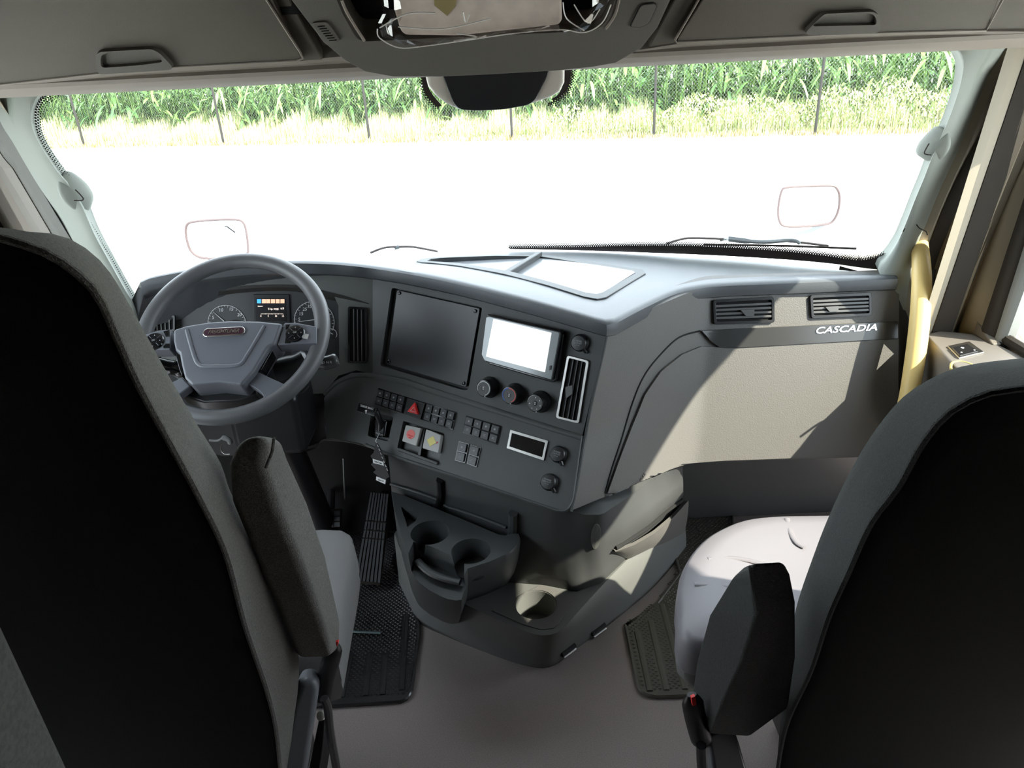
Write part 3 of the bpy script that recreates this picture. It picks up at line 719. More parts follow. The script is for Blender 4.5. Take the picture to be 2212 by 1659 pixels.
# climate knobs
def knob(c, kind):
    n = UPF; cc = n.loc(*c, .034)
    k = MB().lathe(n, cc, [(.0255, -.002), (.0265, .004), (.0225, .012), (.0215, .031), (.0200, .034), (.0175, .0345), (.001, .0345)], 40).obj('climate_knob', GLOSS, dash)
    MB().lathe(n, cc, [(.0188, .033), (.0188, .0352), (.0065, .0352), (.006, .0345)], 36).obj('knob_face', mat('knob face', (.07, .07, .07), .5), k)
    def arc(a0, a1, r, w, mt, nm):
        MB().tube([n.w(cc[0]+r*math.cos(math.radians(a0+(a1-a0)*q/20)), cc[1]+r*math.sin(math.radians(a0+(a1-a0)*q/20)), .0354) for q in range(21)], w, 5).obj(nm, mt, k)
    if kind == 0: arc(-70, 205, .0165, .0008, WHITE, 'knob_ring')
    if kind == 1: arc(100, 235, .0168, .0010, BLUEP, 'cold_mark'); arc(95, -65, .0168, .0010, REDP, 'hot_mark')
    if kind == 2:
        for q in range(6):
            a = math.radians(90-q*52); MB().prism(n, [(cc[0]+.0138*math.cos(a)+dx, cc[1]+.0138*math.sin(a)+dy) for dx, dy in ((-.0012, -.0016), (.0016, -.001), (.0004, .0018))], .035, .0357).obj('airflow_icon', WHITE, k, bev=0)
    for dx, dy in ((0, .0018), (0, -.002)): MB().lathe(n, (cc[0]+dx, cc[1]+dy), [(.0014, .034), (.0014, .0354)], 8).obj('knob_icon', WHITE, k)
    MB().lathe(n, (cc[0]+.005, cc[1]-.0195), [(.0012, .03), (.0012, .0345)], 8).obj('knob_pointer', WHITE, k)
for i, c in enumerate(((1045, 839), (1100, 854), (1156, 871))): knob(c, i)
# power outlet caps
def outlet(fr, c, ta, tsz=.0052):
    cc = fr.loc(*c, .012)
    k = MB().lathe(fr, cc, [(.0205, 0), (.0205, .004), (.019, .006), (.0188, .012), (.0165, .0145), (.002, .0155)], 36).obj('power_outlet', BLACK, dash)
    tb = fr.w(cc[0]+.020*math.cos(ta), cc[1]+.020*math.sin(ta), .006)
    e = fr.w(cc[0]+.027*math.cos(ta), cc[1]+.027*math.sin(ta), .004)
    MB().tube([fr.w(cc[0]+.012*math.cos(ta), cc[1]+.012*math.sin(ta), .008), tb, e], [.004, .005, .0045], 10).obj('pull_tab', BLACK, k)
    g = math.radians(205)
    MB().tube([fr.w(cc[0]+.013*math.cos(g), cc[1]+.013*math.sin(g), .008), fr.w(cc[0]+.0205*math.cos(g), cc[1]+.0205*math.sin(g), .006)], [.005, .0042], 10).obj('hinge_tab', BLACK, k)
    for i, s in enumerate(('POWER', 'OUTLET', '12V 20A')): text(s, fr, (cc[0]-.001, cc[1]+.0045-i*.005), tsz*(1 if i < 2 else .6), .0155, GREYP, k)
outlet(UPF, (1250, 741), math.radians(-48))
# ---- air vents
VB = mat('vent cavity', (.004, .004, .004), .9)
def vent(fr, q, fmat, nsl, vertical, tab=None, th=.006, rim=.006, slmat=BLACK, lean=0):
    ab = fr.pts(q, th); o_ = rnd(ab, .007, 4); i_ = rnd(inset_quad(ab, rim), .004, 4)
    f = ringmesh(MB(), fr, o_, i_, -.001, th).obj('air_vent', fmat, dash, bev=.001)
    iq = inset_quad(ab, rim-.001)
    MB().prism(fr, rnd(iq, .003), -.001, .0008).obj('cavity', VB, f)
    tl, tr_, br, bl = [V((a, b, 0)) for a, b in iq]
    for k in range(nsl):
        t = (k+1)/(nsl+1)
        p, r = (tl.lerp(tr_, t), bl.lerp(br, t)) if vertical else (tl.lerp(bl, t), tr_.lerp(br, t))
        w = (r-p).normalized(); g = V((-w.y, w.x, 0))*(.0011 if vertical else .0028)
        MB().prism(fr, [(p.x-g.x, p.y-g.y), (p.x+g.x, p.y+g.y), (r.x+g.x, r.y+g.y), (r.x-g.x, r.y-g.y)], .0005, th*.8).obj('slat', slmat, f, bev=.0005)
    if tab: rprism('tab', fr, tab, th*.5, th+.004, slmat, f, r=.001, bev=.001)
    return f
def inset_quad(ab, k):
    p = [V((a, b, 0)) for a, b in ab]; n = len(p); out = []
    cx = sum((q for q in p), V())/n
    for i in range(n):
        d0 = (p[i-1]-p[i]).normalized(); d1 = (p[(i+1) % n]-p[i]).normalized()
        s = d0.cross(d1).length or 1; q = p[i] + (d0+d1)*(k/s); out.append((q.x, q.y))
    return out
SLAT = mat('slat plastic', (.10, .10, .10), .35)
vent(INF, [(751, 662), (793, 665), (794, 785), (751, 784)], GLOSS, 3, True, slmat=SLAT)
vent(UPF, [(1225, 767), (1272, 779), (1250, 916), (1200, 903)], SILVER, 3, True, tab=[(1221, 836), (1236, 832), (1236, 851), (1222, 861)], slmat=SLAT)
vent(INF, [(313, 684), (378, 680), (378, 716), (318, 720)], BLACK, 5, True, slmat=mat('pale slat', (.30, .30, .28), .4))
vent(INF, [(338, 662), (384, 630), (386, 644), (344, 664)], BLACK, 3, False, slmat=SLAT)

# ---- lower switch panel
lo_poly = [(805, 806), (870, 815), (960, 845), (1150, 905), (1258, 940), (1262, 950), (1238, 1090), (1226, 1103), (1208, 1107), (1195, 1104), (1000, 1035), (838, 983), (780, 958), (745, 950), (706, 946), (700, 860), (725, 822), (760, 805)]
lp_o = MB().prism(LOF, LOF.pts(lo_poly, 0), -.03, 0).obj('switch_panel', DASH, dash)
cuts = [MB().prism(LOF, rnd(LOF.pts([(802, 889), (850, 901), (838, 954), (794, 942)], 0), .006), -.022, .02).obj('c', BLACK),
        MB().prism(LOF, rnd(LOF.pts([(871, 909), (960, 936), (948, 1003), (858, 968)], 0), .004), -.022, .02).obj('c', BLACK)]
carve(lp_o, cuts)
MB().prism(LOF, LOF.pts([(795, 885), (965, 930), (950, 1006), (790, 950)], 0), -.036, -.020).obj('recess_floor', BLACK, lp_o)
# raised rim round the lower right of the panel
MB().tube([LOF.at(u, v, .0) for u, v in uvs([(1259, 942), (1240, 1080), (1232, 1096), (1222, 1103), (1206, 1104), (1000, 1034), (838, 981), (790, 960)], 60)], .004, 8).obj('panel_rim', LOW, lp_o)
# ledge roll between upper and lower panel
MB().tube(smoothpath([LOF.at(u, v, .0) for u, v in [(700, 852), (728, 826), (765, 812), (805, 812), (870, 824), (960, 853), (1080, 890), (1180, 922), (1256, 945)]], 5), .007, 10, flat=(LOF.n, .4)).obj('panel_roll', DASH, lp_o)
def rockers(q, cols, rows_, skip=(), g=None):
    ab = LOF.pts(q, .004)
    base = MB().prism(LOF, rnd(ab, .002), -.001, .002).obj('switch_frame', GLOSS, dash, bev=.0006)
    tl, tr_, br, bl = [V((a, b, 0)) for a, b in inset_quad(ab, .0015)]
    for i in range(cols):
        if i in skip: continue
        for j in range(rows_):
            def pt(s, t): p = tl.lerp(tr_, s).lerp(bl.lerp(br, s), t); return (p.x, p.y)
            s0, s1 = (i+.06)/cols, (i+.94)/cols; t0, t1 = (j+.05)/rows_, (j+.95)/rows_
            r = MB().prism(LOF, [pt(s0, t0), pt(s0, t1), pt(s1, t1), pt(s1, t0)][::-1], .001, .0075 if j == 0 else .0065, .06).obj('rocker_switch', SWITCH, base, bev=.0008)
            cx, cy = pt((s0+s1)/2, (t0+t1)/2)
            mb = MB()
            if j == rows_-1 or rows_ == 1:
                for dy in (.0015, -.0015): mb.prism(LOF, [(cx-.0032, cy+dy-.0005), (cx+.0032, cy+dy-.0005), (cx+.0032, cy+dy+.0005), (cx-.0032, cy+dy+.0005)], .006, .0069)
            else:
                mb.prism(LOF, [(cx-.003, cy-.001), (cx-.001, cy+.003), (cx+.0025, cy+.001), (cx+.001, cy-.0028)], .007, .0079)
            mb.obj('switch_mark', GREYP, base)
    return base, (tl, tr_, br, bl)
rockers([(816, 838), (986, 890), (977, 929), (809, 873)], 11, 2, skip=(4, 5, 6))
hz = prism('hazard_housing', LOF, [(880, 860), (918, 872), (908, 906), (872, 893)], .001, .006, BLACK, dash, bev=.001)
prism('hazard_button', LOF, [(895, 869), (902, 895), (879, 889)], .005, .015, RED, hz, bev=.0015)
mb = MB(); mb.tube([LOF.at(u, v, .0155) for u, v in ((893.5, 880), (897, 890), (886, 887))], .0006, 5, closed=True); mb.obj('hazard_symbol', WHITE, hz)
rockers([(1006, 897), (1083, 920), (1074, 961), (998, 935)], 4, 2)
rockers([(990, 952), (1013, 958), (1004, 1001), (981, 995)], 1, 2)
rockers([(1016, 959), (1039, 966), (1029, 1010), (1007, 1002)], 1, 2)
# clock window
q = [(1102, 928), (1184, 952), (1175, 995), (1094, 968)]
ab = LOF.pts(q, .004); ck = ringmesh(MB(), LOF, rnd(ab, .002), rnd(inset_quad(ab, .0065), .001), 0, .004).obj('indicator_window', SILVER, dash, bev=.0008)
MB().prism(LOF, inset_quad(ab, .006), 0, .002).obj('window_face', GLOSS, ck)
outlet(LOF, (1204, 981), math.radians(-52)); outlet(LOF, (1184, 1041), math.radians(-42))
# brake valve knobs
b1 = rprism('trailer_air_button', LOF, [(876, 918), (909, 925), (899, 964), (868, 953)], -.03, .012, BUTT, dash, r=.003, bev=.002)
oc_ = []
c_ = LOF.loc(887, 938, .013)
MB().lathe(LOF, c_, [(.0125, .011), (.0125, .0128)], 8, ang=math.pi/8).obj('octagon_mark', REDP, b1, sharp=30)
text('TRAILER', LOF, (c_[0], c_[1]-.0035), .0042, .013, RED, b1); text('AIR', LOF, (c_[0]+.001, c_[1]-.0085), .004, .013, RED, b1)
b2 = rprism('parking_brake_button', LOF, [(920, 927), (953, 940), (947, 979), (912, 968)], -.03, .012, BUTT, dash, r=.003, bev=.002)
c_ = LOF.loc(932, 953, .013)
MB().lathe(LOF, c_, [(.0138, .011), (.0138, .0128)], 4, ang=math.pi*.5).obj('diamond_mark', YELP, b2, sharp=30)
c2 = LOF.loc(944, 957, .013); text('P', LOF, c2, .009, .013, RED, b2)
MB().prism(LOF, LOF.pts([(913, 925), (918, 927), (908, 985), (903, 983)], 0), -.03, .001).obj('button_divider', BLACK, b2)
MB().tube([LOF.at(862, 971, .004), LOF.at(945, 1002, .004)], .004, 8).obj('button_shelf', LOW, b2)
# trailer brake lever with its tag
tb = MB().tube(smoothpath([LOF.at(820, 940, -.012), LOF.at(822, 915, .01), LOF.at(816, 898, .03), LOF.at(812, 888, .038)], 5), .008, 12).obj('trailer_brake_lever', BLACK, dash)
MB().prism(LOF, LOF.pts([(806, 905), (834, 906), (829, 945), (806, 938)], .006), -.02, .004).obj('lever_gate', GLOSS, tb, bev=.006, seg=3)
rprism('lever_handle', LOF, [(775, 870), (813, 881), (809, 900), (770, 888)], .034, .044, GLOSS, tb, r=.003, bev=.002)
cA = LOF.loc(792, 880, .045); ang_ = math.atan2(*(lambda a, b: (b[1]-a[1], b[0]-a[0]))(LOF.loc(775, 874, .045), LOF.loc(813, 885, .045)))
text('TRAILER BRAKE', LOF, cA, .0074, .0442, WHITE, tb, rot=ang_, sx=.8, bold=.0001)
c3 = LOF.loc(790, 887.5, .045)
MB().prism(LOF, [(c3[0]-.003, c3[1]-.002), (c3[0]+.003, c3[1]-.002), (c3[0]+.003, c3[1]+.003), (c3[0]-.002, c3[1]+.002)], .044, .0446).obj('trailer_icon', WHITE, tb)
MB().lathe(LOF, (c3[0]+.002, c3[1]-.0045), [(.0018, .044), (.0018, .0446)], 8).obj('trailer_icon', WHITE, tb)

# ---- right side: flank turning into the glovebox face
cols_top = UPF.at(1312, 708)
Lc = [UPF.at(1313, 706), UPF.at(1299, 770), UPF.at(1285, 830), UPF.at(1272, 890), LOF.at(1262, 945), LOF.at(1253, 1000), LOF.at(1243, 1055), LOF.at(1232, 1104)]
Lc = resample(Lc, 26)
Cx = [GLF.at(1520, 618), GLF.at(1512, 680), GLF.at(1505, 740), GLF.at(1500, 800), GLF.at(1494, 860), GLF.at(1488, 920), GLF.at(1480, 1000)]
Cx = resample(Cx, 26)
Rx = resample([GLF.at(1942, 604), GLF.at(1942, 700), GLF.at(1940, 850), GLF.at(1936, 985)], 26)
rows = []
for j, (a, c, e) in enumerate(zip(Lc, Cx, Rx)):
    row = []; 
    # rounded corner: quadratic near c
    s0 = c.lerp(a, .30); s1 = c.lerp(e, .06)
    row += [a + (UPF.n*-.03), a] + [a.lerp(s0, t) for t in (.02, .25, .5, .75)]
    for t in (0, .2, .4, .6, .8, 1): row.append(s0*(1-t)**2 + c*2*t*(1-t) + s1*t*t)
    row += [s1.lerp(e, t) for t in (.25, .5, .75, 1)] + [e+V((0, .04, 0))]
    rows.append(row)
rows = [[p+V((0, .05, .01)) for p in rows[0]]] + rows + [[p + V((0, .03, -.008)) for p in rows[-1]], [p + V((0, .10, -.0)) for p in rows[-1]]]
gp = MB().loft(rows).obj('side_panel', DASHL, dash, sharp=50)
gp.data.materials[0] = GLOVE
GB = bvh_of(gp)
# edge seam between centre stack and flank
MB().tube([p + V((.002, -.002, 0)) for p in Lc], .0035, 8).obj('panel_edge', LOW, dash)
# glovebox door
g = coons(top=[(1512, 748), (1560, 750), (1700, 744), (1936, 732)], right=[(1936, 732), (1938, 850), (1934, 978)],
          bottom=[(1296, 1108), (1312, 1106), (1340, 1090), (1374, 1066), (1400, 1045), (1426, 1021), (1470, 1001), (1560, 994), (1700, 989), (1934, 978)],
          left=[(1512, 748), (1470, 765), (1425, 800), (1390, 850), (1362, 920), (1335, 990), (1310, 1060), (1296, 1108)], n=56, m=30)
gd = slab('glovebox_door', GB, g, .007, GLOVE, dash, bev=.0022, sharp=40)
# upper fascia above the seam (carries vents)
g = coons(top=[(1400, 742), (1440, 722), (1480, 715), (1512, 714), (1700, 706), (1938, 692)], bottom=[(1400, 760), (1440, 741), (1480, 732), (1512, 728), (1700, 720), (1938, 710)], left=[(1400, 742), (1400, 760)], right=[(1938, 692), (1938, 710)], n=30, m=3)
seam = [hit(GB, u, v) for u, v in uvs([(1296, 1112), (1316, 1030), (1342, 950), (1366, 870), (1392, 810), (1430, 762), (1468, 728), (1512, 715)], 50, 4)]
MB().tube([p + n*.0005 for p, n in seam], .0022, 6).obj('door_seam', MATTE, gd)
# trim strip with the lettering
g = coons(top=[(1510, 714), (1570, 711), (1936, 694)], bottom=[(1552, 750), (1572, 752), (1936, 731)], left=[(1510, 714), (1530, 735), (1552, 750)], right=[(1936, 694), (1936, 731)], n=24, m=5)
ts = slab('trim_strip', GB, g, .010, mat('gloss grey strip', (.045, .045, .045), .22), dash, bev=.001)
TB = bvh_of(ts)
TSF = Fr(hit(TB, 1825, 712)[0], GLF.n)
aa = TSF.loc(1756, 715); bb = TSF.loc(1896, 707); rot = math.atan2(bb[1]-aa[1], bb[0]-aa[0])
text('CASCADIA', TSF, ((aa[0]+bb[0])/2, (aa[1]+bb[1])/2), .0225, .0012, CHROME, ts, 'lettering', shear=.28, rot=rot, sx=1.42, ext=.001, label='raised chrome lettering', bold=.0003)
PF = Fr(hit(bvh_of(gd), 1388, 1031)[0], hit(GB, 1388, 1031)[1])
text('PULL', PF, (0, 0), .011, .001, GLOVE, gd, rot=math.radians(34), shear=.2, ext=.0007)
# face vents
vent(GLF, [(1540, 648), (1673, 641), (1674, 697), (1542, 701)], BLACK, 4, False, tab=[(1600, 670), (1630, 669), (1629, 682), (1612, 683)], rim=.007, th=.008, slmat=SLAT)
vent(GLF, [(1750, 638), (1883, 632), (1884, 682), (1753, 688)], BLACK, 4, False, tab=[(1783, 663), (1812, 661), (1811, 673), (1793, 674)], rim=.007, th=.008, slmat=SLAT)
# dark lower panel under the glovebox
a = [P(1472, 1006, y=1.68), P(1560, 996, y=1.70), P(1700, 990, y=1.70), P(1960, 978, y=1.70)]
b = [P(1474, 1075, y=1.80), P(1560, 1062, y=1.80), P(1700, 1050, y=1.80), P(1960, 1030, y=1.80)]
c = [P(1480, 1110, y=1.92), P(1560, 1100, y=1.92), P(1700, 1090, y=1.92), P(1960, 1070, y=1.92)]
MB().loft([[p+V((0, .1, .02)) for p in a], a, [p.lerp(q, .5)+V((0, -.01, 0)) for p, q in zip(a, b)], b, c, [V((p.x, 1.99, .0)) for p in c]]).obj('lower_panel', LOW, dash)
# dash end between glovebox and pillar
MB().loft([[GLF.at(1942, 600, -.003), GLF.at(1942, 700, -.003), GLF.at(1940, 850, -.003), GLF.at(1936, 985, -.003)],
           [V((1.17, 1.80, .90)), V((1.17, 1.80, .8)), V((1.17, 1.76, .62)), V((1.17, 1.72, .44))]]).obj('end_panel', mat('dark end panel', (.05, .05, .05), .6), dash)
# knee panel under the wheel
a = [INF.at(u, v, -.01) for u, v in [(330, 780), (480, 845), (600, 858), (700, 846)]]
b = [P(u, v, y=1.80) for u, v in [(380, 960), (480, 985), (625, 980), (706, 950)]]
MB().loft([a, [p.lerp(q, .5)+V((0, -.02, 0)) for p, q in zip(a, b)], b, [p+V((0, .12, -.01)) for p in b]]).obj('knee_panel', mat('knee black', (.02, .02, .02), .6), dash)
MB().tube(smoothpath([P(u, v, y=1.79) for u, v in [(560, 992), (610, 985), (655, 975), (684, 966), (696, 952), (712, 950), (760, 955), (800, 966)]], 5), .003, 6).obj('knee_panel_edge', DASHL, dash)

# ================================================================== steering wheel and column
wc = V((-.62, 1.555, .90)); we = math.radians(52)
WF = Fr(wc, (0, -math.cos(we), math.sin(we)), ex=(1, 0, 0))
sw = thing('steering_wheel', wc, 'round grey four-spoke steering wheel with thumb pads in front of the gauges', 'steering wheel')
RR = .2015
rim = MB().tube([WF.w(RR*math.cos(2*math.pi*k/96), RR*math.sin(2*math.pi*k/96), .0) for k in range(96)], .0178, 16, closed=True).obj('rim', WHEEL, sw)
hub_uv = [(371, 710), (400, 701), (450, 693), (498, 690), (560, 691), (613, 696), (597, 743), (583, 749), (567, 775), (550, 803), (534, 821), (523, 834), (470, 828), (412, 834), (396, 817), (389, 790), (384, 762), (375, 755), (371, 735)]
hub = MB().prism(WF, WF.pts(hub_uv, .03), -.03, .03, .03).obj('hub', HUBM, sw, bev=.006, seg=3)
MB().tube(smoothpath([WF.at(u, v, .0305) for u, v in [(403, 712), (412, 745), (421, 774), (428, 786), (440, 791), (470, 791), (505, 790), (522, 784), (536, 763), (553, 735), (571, 704)]], 5), .0042, 8, flat=(WF.n, .6)).obj('hub_ridge', HUBM, hub)
def stad(cx, cy, w, hh, n=10):
    out = []
    for s, a0 in ((1, -90), (-1, 90)):
        for k in range(n+1):
            a = math.radians(a0+180*k/n); out.append((cx+s*(w/2-hh/2)+hh/2*math.cos(a), cy+hh/2*math.sin(a)))
    return out
bc = WF.loc(484, 717, .032)
bw = (V((*WF.loc(529, 716, .032), 0))-V((*WF.loc(438, 719, .032), 0))).length
bd = MB().prism(WF, stad(*bc, bw, .022), .03, .0335).obj('badge', CHROME, hub, bev=.0012, label='chrome oval badge')
MB().prism(WF, stad(*bc, bw*.93, .0155), .033, .0342).obj('badge_inlay', mat('dark plum inlay', (.09, .04, .06), .3, metal=.5), bd)
text('FREIGHTLINER', WF, bc, .0125, .0345, CHROME, bd, shear=.3, sx=.83, ext=.0005, bold=.0002)
# side arms with thumb pads
def arm(uv, cpx, s):
    a = rprism('spoke', WF, uv, -.012, .022, HUBM, sw, r=.004, bev=.004, seg=3)
    cc = WF.loc(*cpx, .026)
    k = MB().lathe(WF, cc, [(.0215, .02), (.0215, .0235), (.0195, .026), (.018, .0262), (.008, .0262), (.0075, .0275), (.001, .028)], 36).obj('thumb_pad', GLOSS, a)
    for q in range(4):
        ang = math.radians(q*90); x, y = cc[0]+.0135*math.cos(ang), cc[1]+.0135*math.sin(ang)
        t = ang; MB().prism(WF, [(x+.002*math.cos(t), y+.002*math.sin(t)), (x+.0015*math.cos(t+2.3), y+.0015*math.sin(t+2.3)), (x+.0015*math.cos(t-2.3), y+.0015*math.sin(t-2.3))], .026, .0268).obj('arrow_mark', GREYP, k)
        MB().tube([WF.w(cc[0]+r*math.cos(ang+.785), cc[1]+r*math.sin(ang+.785), .0264) for r in (.0085, .0178)], .0005, 4).obj('pad_gap', HUBM, k)
    text('OK', WF, cc, .0055, .028, GREYP, k)
    return a
aR = arm([(614, 697), (640, 697), (684, 705), (684, 742), (640, 742), (598, 745)], (637, 719), 1)
aL = arm([(369, 711), (340, 714), (300, 726), (304, 752), (325, 756), (368, 755)], (332, 736), -1)
MB().prism(WF, WF.pts([(655, 720), (667, 722), (664, 732), (653, 730)], .024), .02, .0245).obj('arm_button', BUTT, aR, bev=.0008)
prism('arm_button', WF, [(616, 734), (617, 727), (622, 731), (628, 738), (627, 741), (615, 741)], .02, .0235, GLOSS, aR, bev=.0005)
prism('arm_button', WF, [(617, 701), (626, 700), (622, 708), (617, 712)], .02, .0235, GLOSS, aR, bev=.0005)
prism('arm_button', WF, [(352, 716), (365, 712), (366, 727), (358, 727)], .02, .0235, GLOSS, aL, bev=.0005)
prism('arm_button', WF, [(352, 748), (358, 742), (366, 742), (366, 752), (353, 752)], .02, .0235, GLOSS, aL, bev=.0005)
# lower spokes
def spoke(uv, nm='spoke'): return MB().prism(WF, rnd(WF.pts(uv, .012), .006), -.012, .012).obj(nm, HUBM, sw, bev=.005, seg=3)
spoke([(557, 803), (612, 829), (632, 832), (600, 862), (570, 868), (568, 852), (552, 838), (534, 829)])
spoke([(393, 814), (362, 829), (345, 845), (376, 862), (390, 850), (412, 834)])
MB().prism(WF, WF.pts([(384, 760), (392, 765), (398, 795), (394, 815), (388, 800), (380, 770)], .01), -.02, .012).obj('hub_vent', GLOSS, sw, bev=.002)
MB().prism(WF, WF.pts([(583, 749), (592, 752), (586, 765), (566, 800), (560, 806), (550, 803), (567, 775)], .01), -.02, .014).obj('hub_vent', GLOSS, sw, bev=.002)
MB().prism(WF, WF.pts([(396, 835), (470, 826), (536, 832), (568, 848), (566, 858), (520, 873), (440, 876), (395, 862), (384, 848)], -.03), -.06, -.02, .1).obj('hub_underside', BLACK, sw, bev=.006)
# column
sc_ = thing('steering_column', V((-.60, 1.66, .72)), 'black steering column shroud with stalks behind the steering wheel', 'steering column')
c0, c1 = WF.w(0, -.005, -.035), WF.w(0, .02, -.22)
MB().tube([c0, c0.lerp(c1, .35), c0.lerp(c1, .7), c1], [.055, .075, .085, .08], 24).obj('shroud', BLACK, sc_)
MB().tube([WF.w(.0, 0, .0), WF.w(.0, 0, -.05)], [.04, .045], 20).obj('boss', BLACK, sc_)
pd = MB().tube(smoothpath([WF.at(600, 800, -.07), WF.at(640, 790, -.065), WF.at(668, 775, -.06)], 4), [.028]*4+[.026]*4+[.018], 16).obj('stalk', BLACK, sc_)
MB().tube(smoothpath([WF.at(668, 790, -.05), WF.at(690, 785, -.045), WF.at(712, 782, -.04), WF.at(729, 776, -.038)], 4), [.013]*6+[.016]*5+[.0155, .013], 12).obj('shift_stalk', mat('stalk grey', (.06, .06, .06), .25), pd)
text('D N R', WF, WF.loc(706, 782, -.02), .008, -.0225, GREYP, pd)
MB().tube(smoothpath([WF.at(425, 790, -.07), WF.at(385, 795, -.06), WF.at(352, 790, -.05), WF.at(338, 786, -.05)], 4), [.022]*5+[.017]*5+[.017, .015, .012], 14).obj('turn_stalk', GLOSS, sc_)
MB().tube(smoothpath([WF.at(620, 835, -.08), WF.at(650, 845, -.08), WF.at(664, 832, -.08)], 4), .006, 8).obj('tilt_lever', BLACK, sc_)
MB().box((-.70, 1.60, .55), (-.52, 1.76, .72)).obj('lower_shroud', BLACK, sc_, bev=.02)
MB().tube([V((-.61, 1.70, .6)), V((-.61, 1.95, .02))], .035, 16).obj('column_shaft', BLACK, sc_)
# lever and hook under the column
lv = thing('column_release_lever', P(480, 955, y=1.74), 'small grey column release lever with bent wire below the steering wheel', 'lever')
MB().tube(smoothpath([P(u, v, y=1.70) for u, v in [(452, 951), (470, 952), (482, 946), (494, 950), (498, 958)]], 4), [.003]*8+[.007]*8+[.006], 10).obj('handle', mat('lever grey', (.2, .2, .2), .4), lv)
MB().tube(smoothpath([P(u, v, y=1.70) for u, v in [(478, 960), (478, 972), (485, 980), (496, 981)]], 4), .002, 8).obj('wire', SILVER, lv)

# ================================================================== floor console
fc = thing('floor_console', V((.1, 1.55, 0)), 'dark grey floor console with cup holders rising to the switch panel', 'console')
# lower body: sections from the floor up (pixel, height)
secs = [
 (0.0, [(862, 1262), (880, 1300), (905, 1345), (965, 1375), (1030, 1402), (1100, 1428), (1150, 1441), (1178, 1443), (1205, 1432), (1240, 1405), (1300, 1362), (1350, 1322), (1400, 1280), (1445, 1232), (1483, 1186)]),
 (.04, [(860, 1238), (876, 1275), (899, 1318), (962, 1353), (1028, 1382), (1100, 1410), (1152, 1424), (1182, 1425), (1210, 1412), (1246, 1384), (1305, 1340), (1354, 1300), (1403, 1257), (1447, 1208), (1482, 1160)]),
 (.10, [(856, 1200), (872, 1240), (893, 1282), (952, 1318), (1018, 1348), (1090, 1378), (1156, 1398), (1190, 1400), (1218, 1386), (1254, 1356), (1310, 1306), (1358, 1262), (1406, 1216), (1446, 1165), (1480, 1125)]),
 (.155, [(852, 1165), (868, 1205), (888, 1248), (946, 1288), (1010, 1318), (1070, 1346), (1150, 1376), (1192, 1379), (1222, 1364), (1258, 1330), (1312, 1272), (1358, 1226), (1404, 1180), (1444, 1132), (1478, 1090)]),
 (.172, [(852, 1152), (868, 1195), (892, 1236), (946, 1276), (1010, 1308), (1066, 1334), (1148, 1368), (1190, 1371), (1218, 1356), (1252, 1318), (1310, 1255), (1356, 1208), (1402, 1162), (1442, 1115), (1476, 1078)]),
]
rows = []
for z, pts in secs: rows.append(resample(smoothpath([P(u, v, z=z) for u, v in pts], 5), 72))
back = [V((p.x*.0+.06+(.25*(i/71)), 1.95, rows[-1][0].z)) for i, p in enumerate(rows[-1])]
def closeback(r): return r + [V((.50, 1.99, r[0].z)), V((-.28, 1.99, r[0].z))]
body = MB().loft([closeback(r) for r in rows], closed=True, caps=True).obj('body', DASHL, fc, sharp=40)
# tray plate and round cup hole at the nose
TRF = Fr(V((.05, 1.38, .172)), (0, 0, 1), ex=(1, 0, 0))
hc = TRF.loc(1158, 1307); hr = (V((*TRF.loc(1203, 1308), 0))-V((*TRF.loc(1113, 1307), 0))).length/2
cut = MB().lathe(TRF, hc, [(hr*.92, -.075), (hr, .04)], 40).obj('c', BLACK)
carve(body, [cut])
mb = MB(); mb.lathe(TRF, hc, [(hr*1.0, -.004), (hr*1.03, .0035), (hr*1.1, .0025), (hr*1.11, -.002)], 48)
ring = mb
pl_uv = [(1062, 1318), (1120, 1288), (1168, 1262), (1246, 1290), (1236, 1306), (1212, 1340), (1196, 1356), (1170, 1360), (1130, 1348)]
po = resample([V((a, b, 0)) for a, b in (lambda q: q+[q[0]])(TRF.pts(pl_uv, .003))], 49)[:-1]
po = [(p.x, p.y) for p in po]
k0 = min(range(48), key=lambda k: abs(math.atan2(po[k][1]-hc[1], po[k][0]-hc[0])))
sgn = 1 if (lambda a, b: (a[0]*b[1]-a[1]*b[0]))((po[0][0]-hc[0], po[0][1]-hc[1]), (po[8][0]-hc[0], po[8][1]-hc[1])) > 0 else -1
pi_ = [(hc[0]+hr*math.cos(2*math.pi*k/48), hc[1]+hr*math.sin(2*math.pi*k/48)) for k in range(48)]
tp = ringmesh(MB(), TRF, po, pi_, -.004, .003).obj('cup_tray', GLOVE, fc, bev=.001)
MB().lathe(TRF, hc, [(hr*.9, -.078), (hr*.9, -.072)], 40).obj('cup_floor', LOW, tp)
# wall column between the switch panel and the tray
colr = []
cl_top = [LOF.at(838, 980, -.012), LOF.at(960, 1018, -.012), LOF.at(1100, 1066, -.012), LOF.at(1200, 1100, -.012)]
K_top = P(1236, 1104, z=.468)
right_top = [P(1262, 1112, z=.47), P(1300, 1112, z=.47), P(1345, 1082, z=.462), P(1400, 1040, z=.455), P(1440, 1018, z=.452), P(1475, 1006, z=.45)]
top = resample([p for p in cl_top] + [K_top], 24) + resample([K_top]+right_top, 25)[1:]
def mid(z, pts): return [P(u, v, z=z) for u, v in pts]
m1l = mid(.33, [(846, 1062), (960, 1100), (1080, 1148), (1180, 1182), (1240, 1188)]); m1r = [P(u, v, z=.33) for u, v in [(1240, 1188), (1290, 1190), (1345, 1162), (1400, 1125), (1440, 1092), (1476, 1060)]]
m1 = resample(m1l, 24) + resample(m1r, 25)[1:]
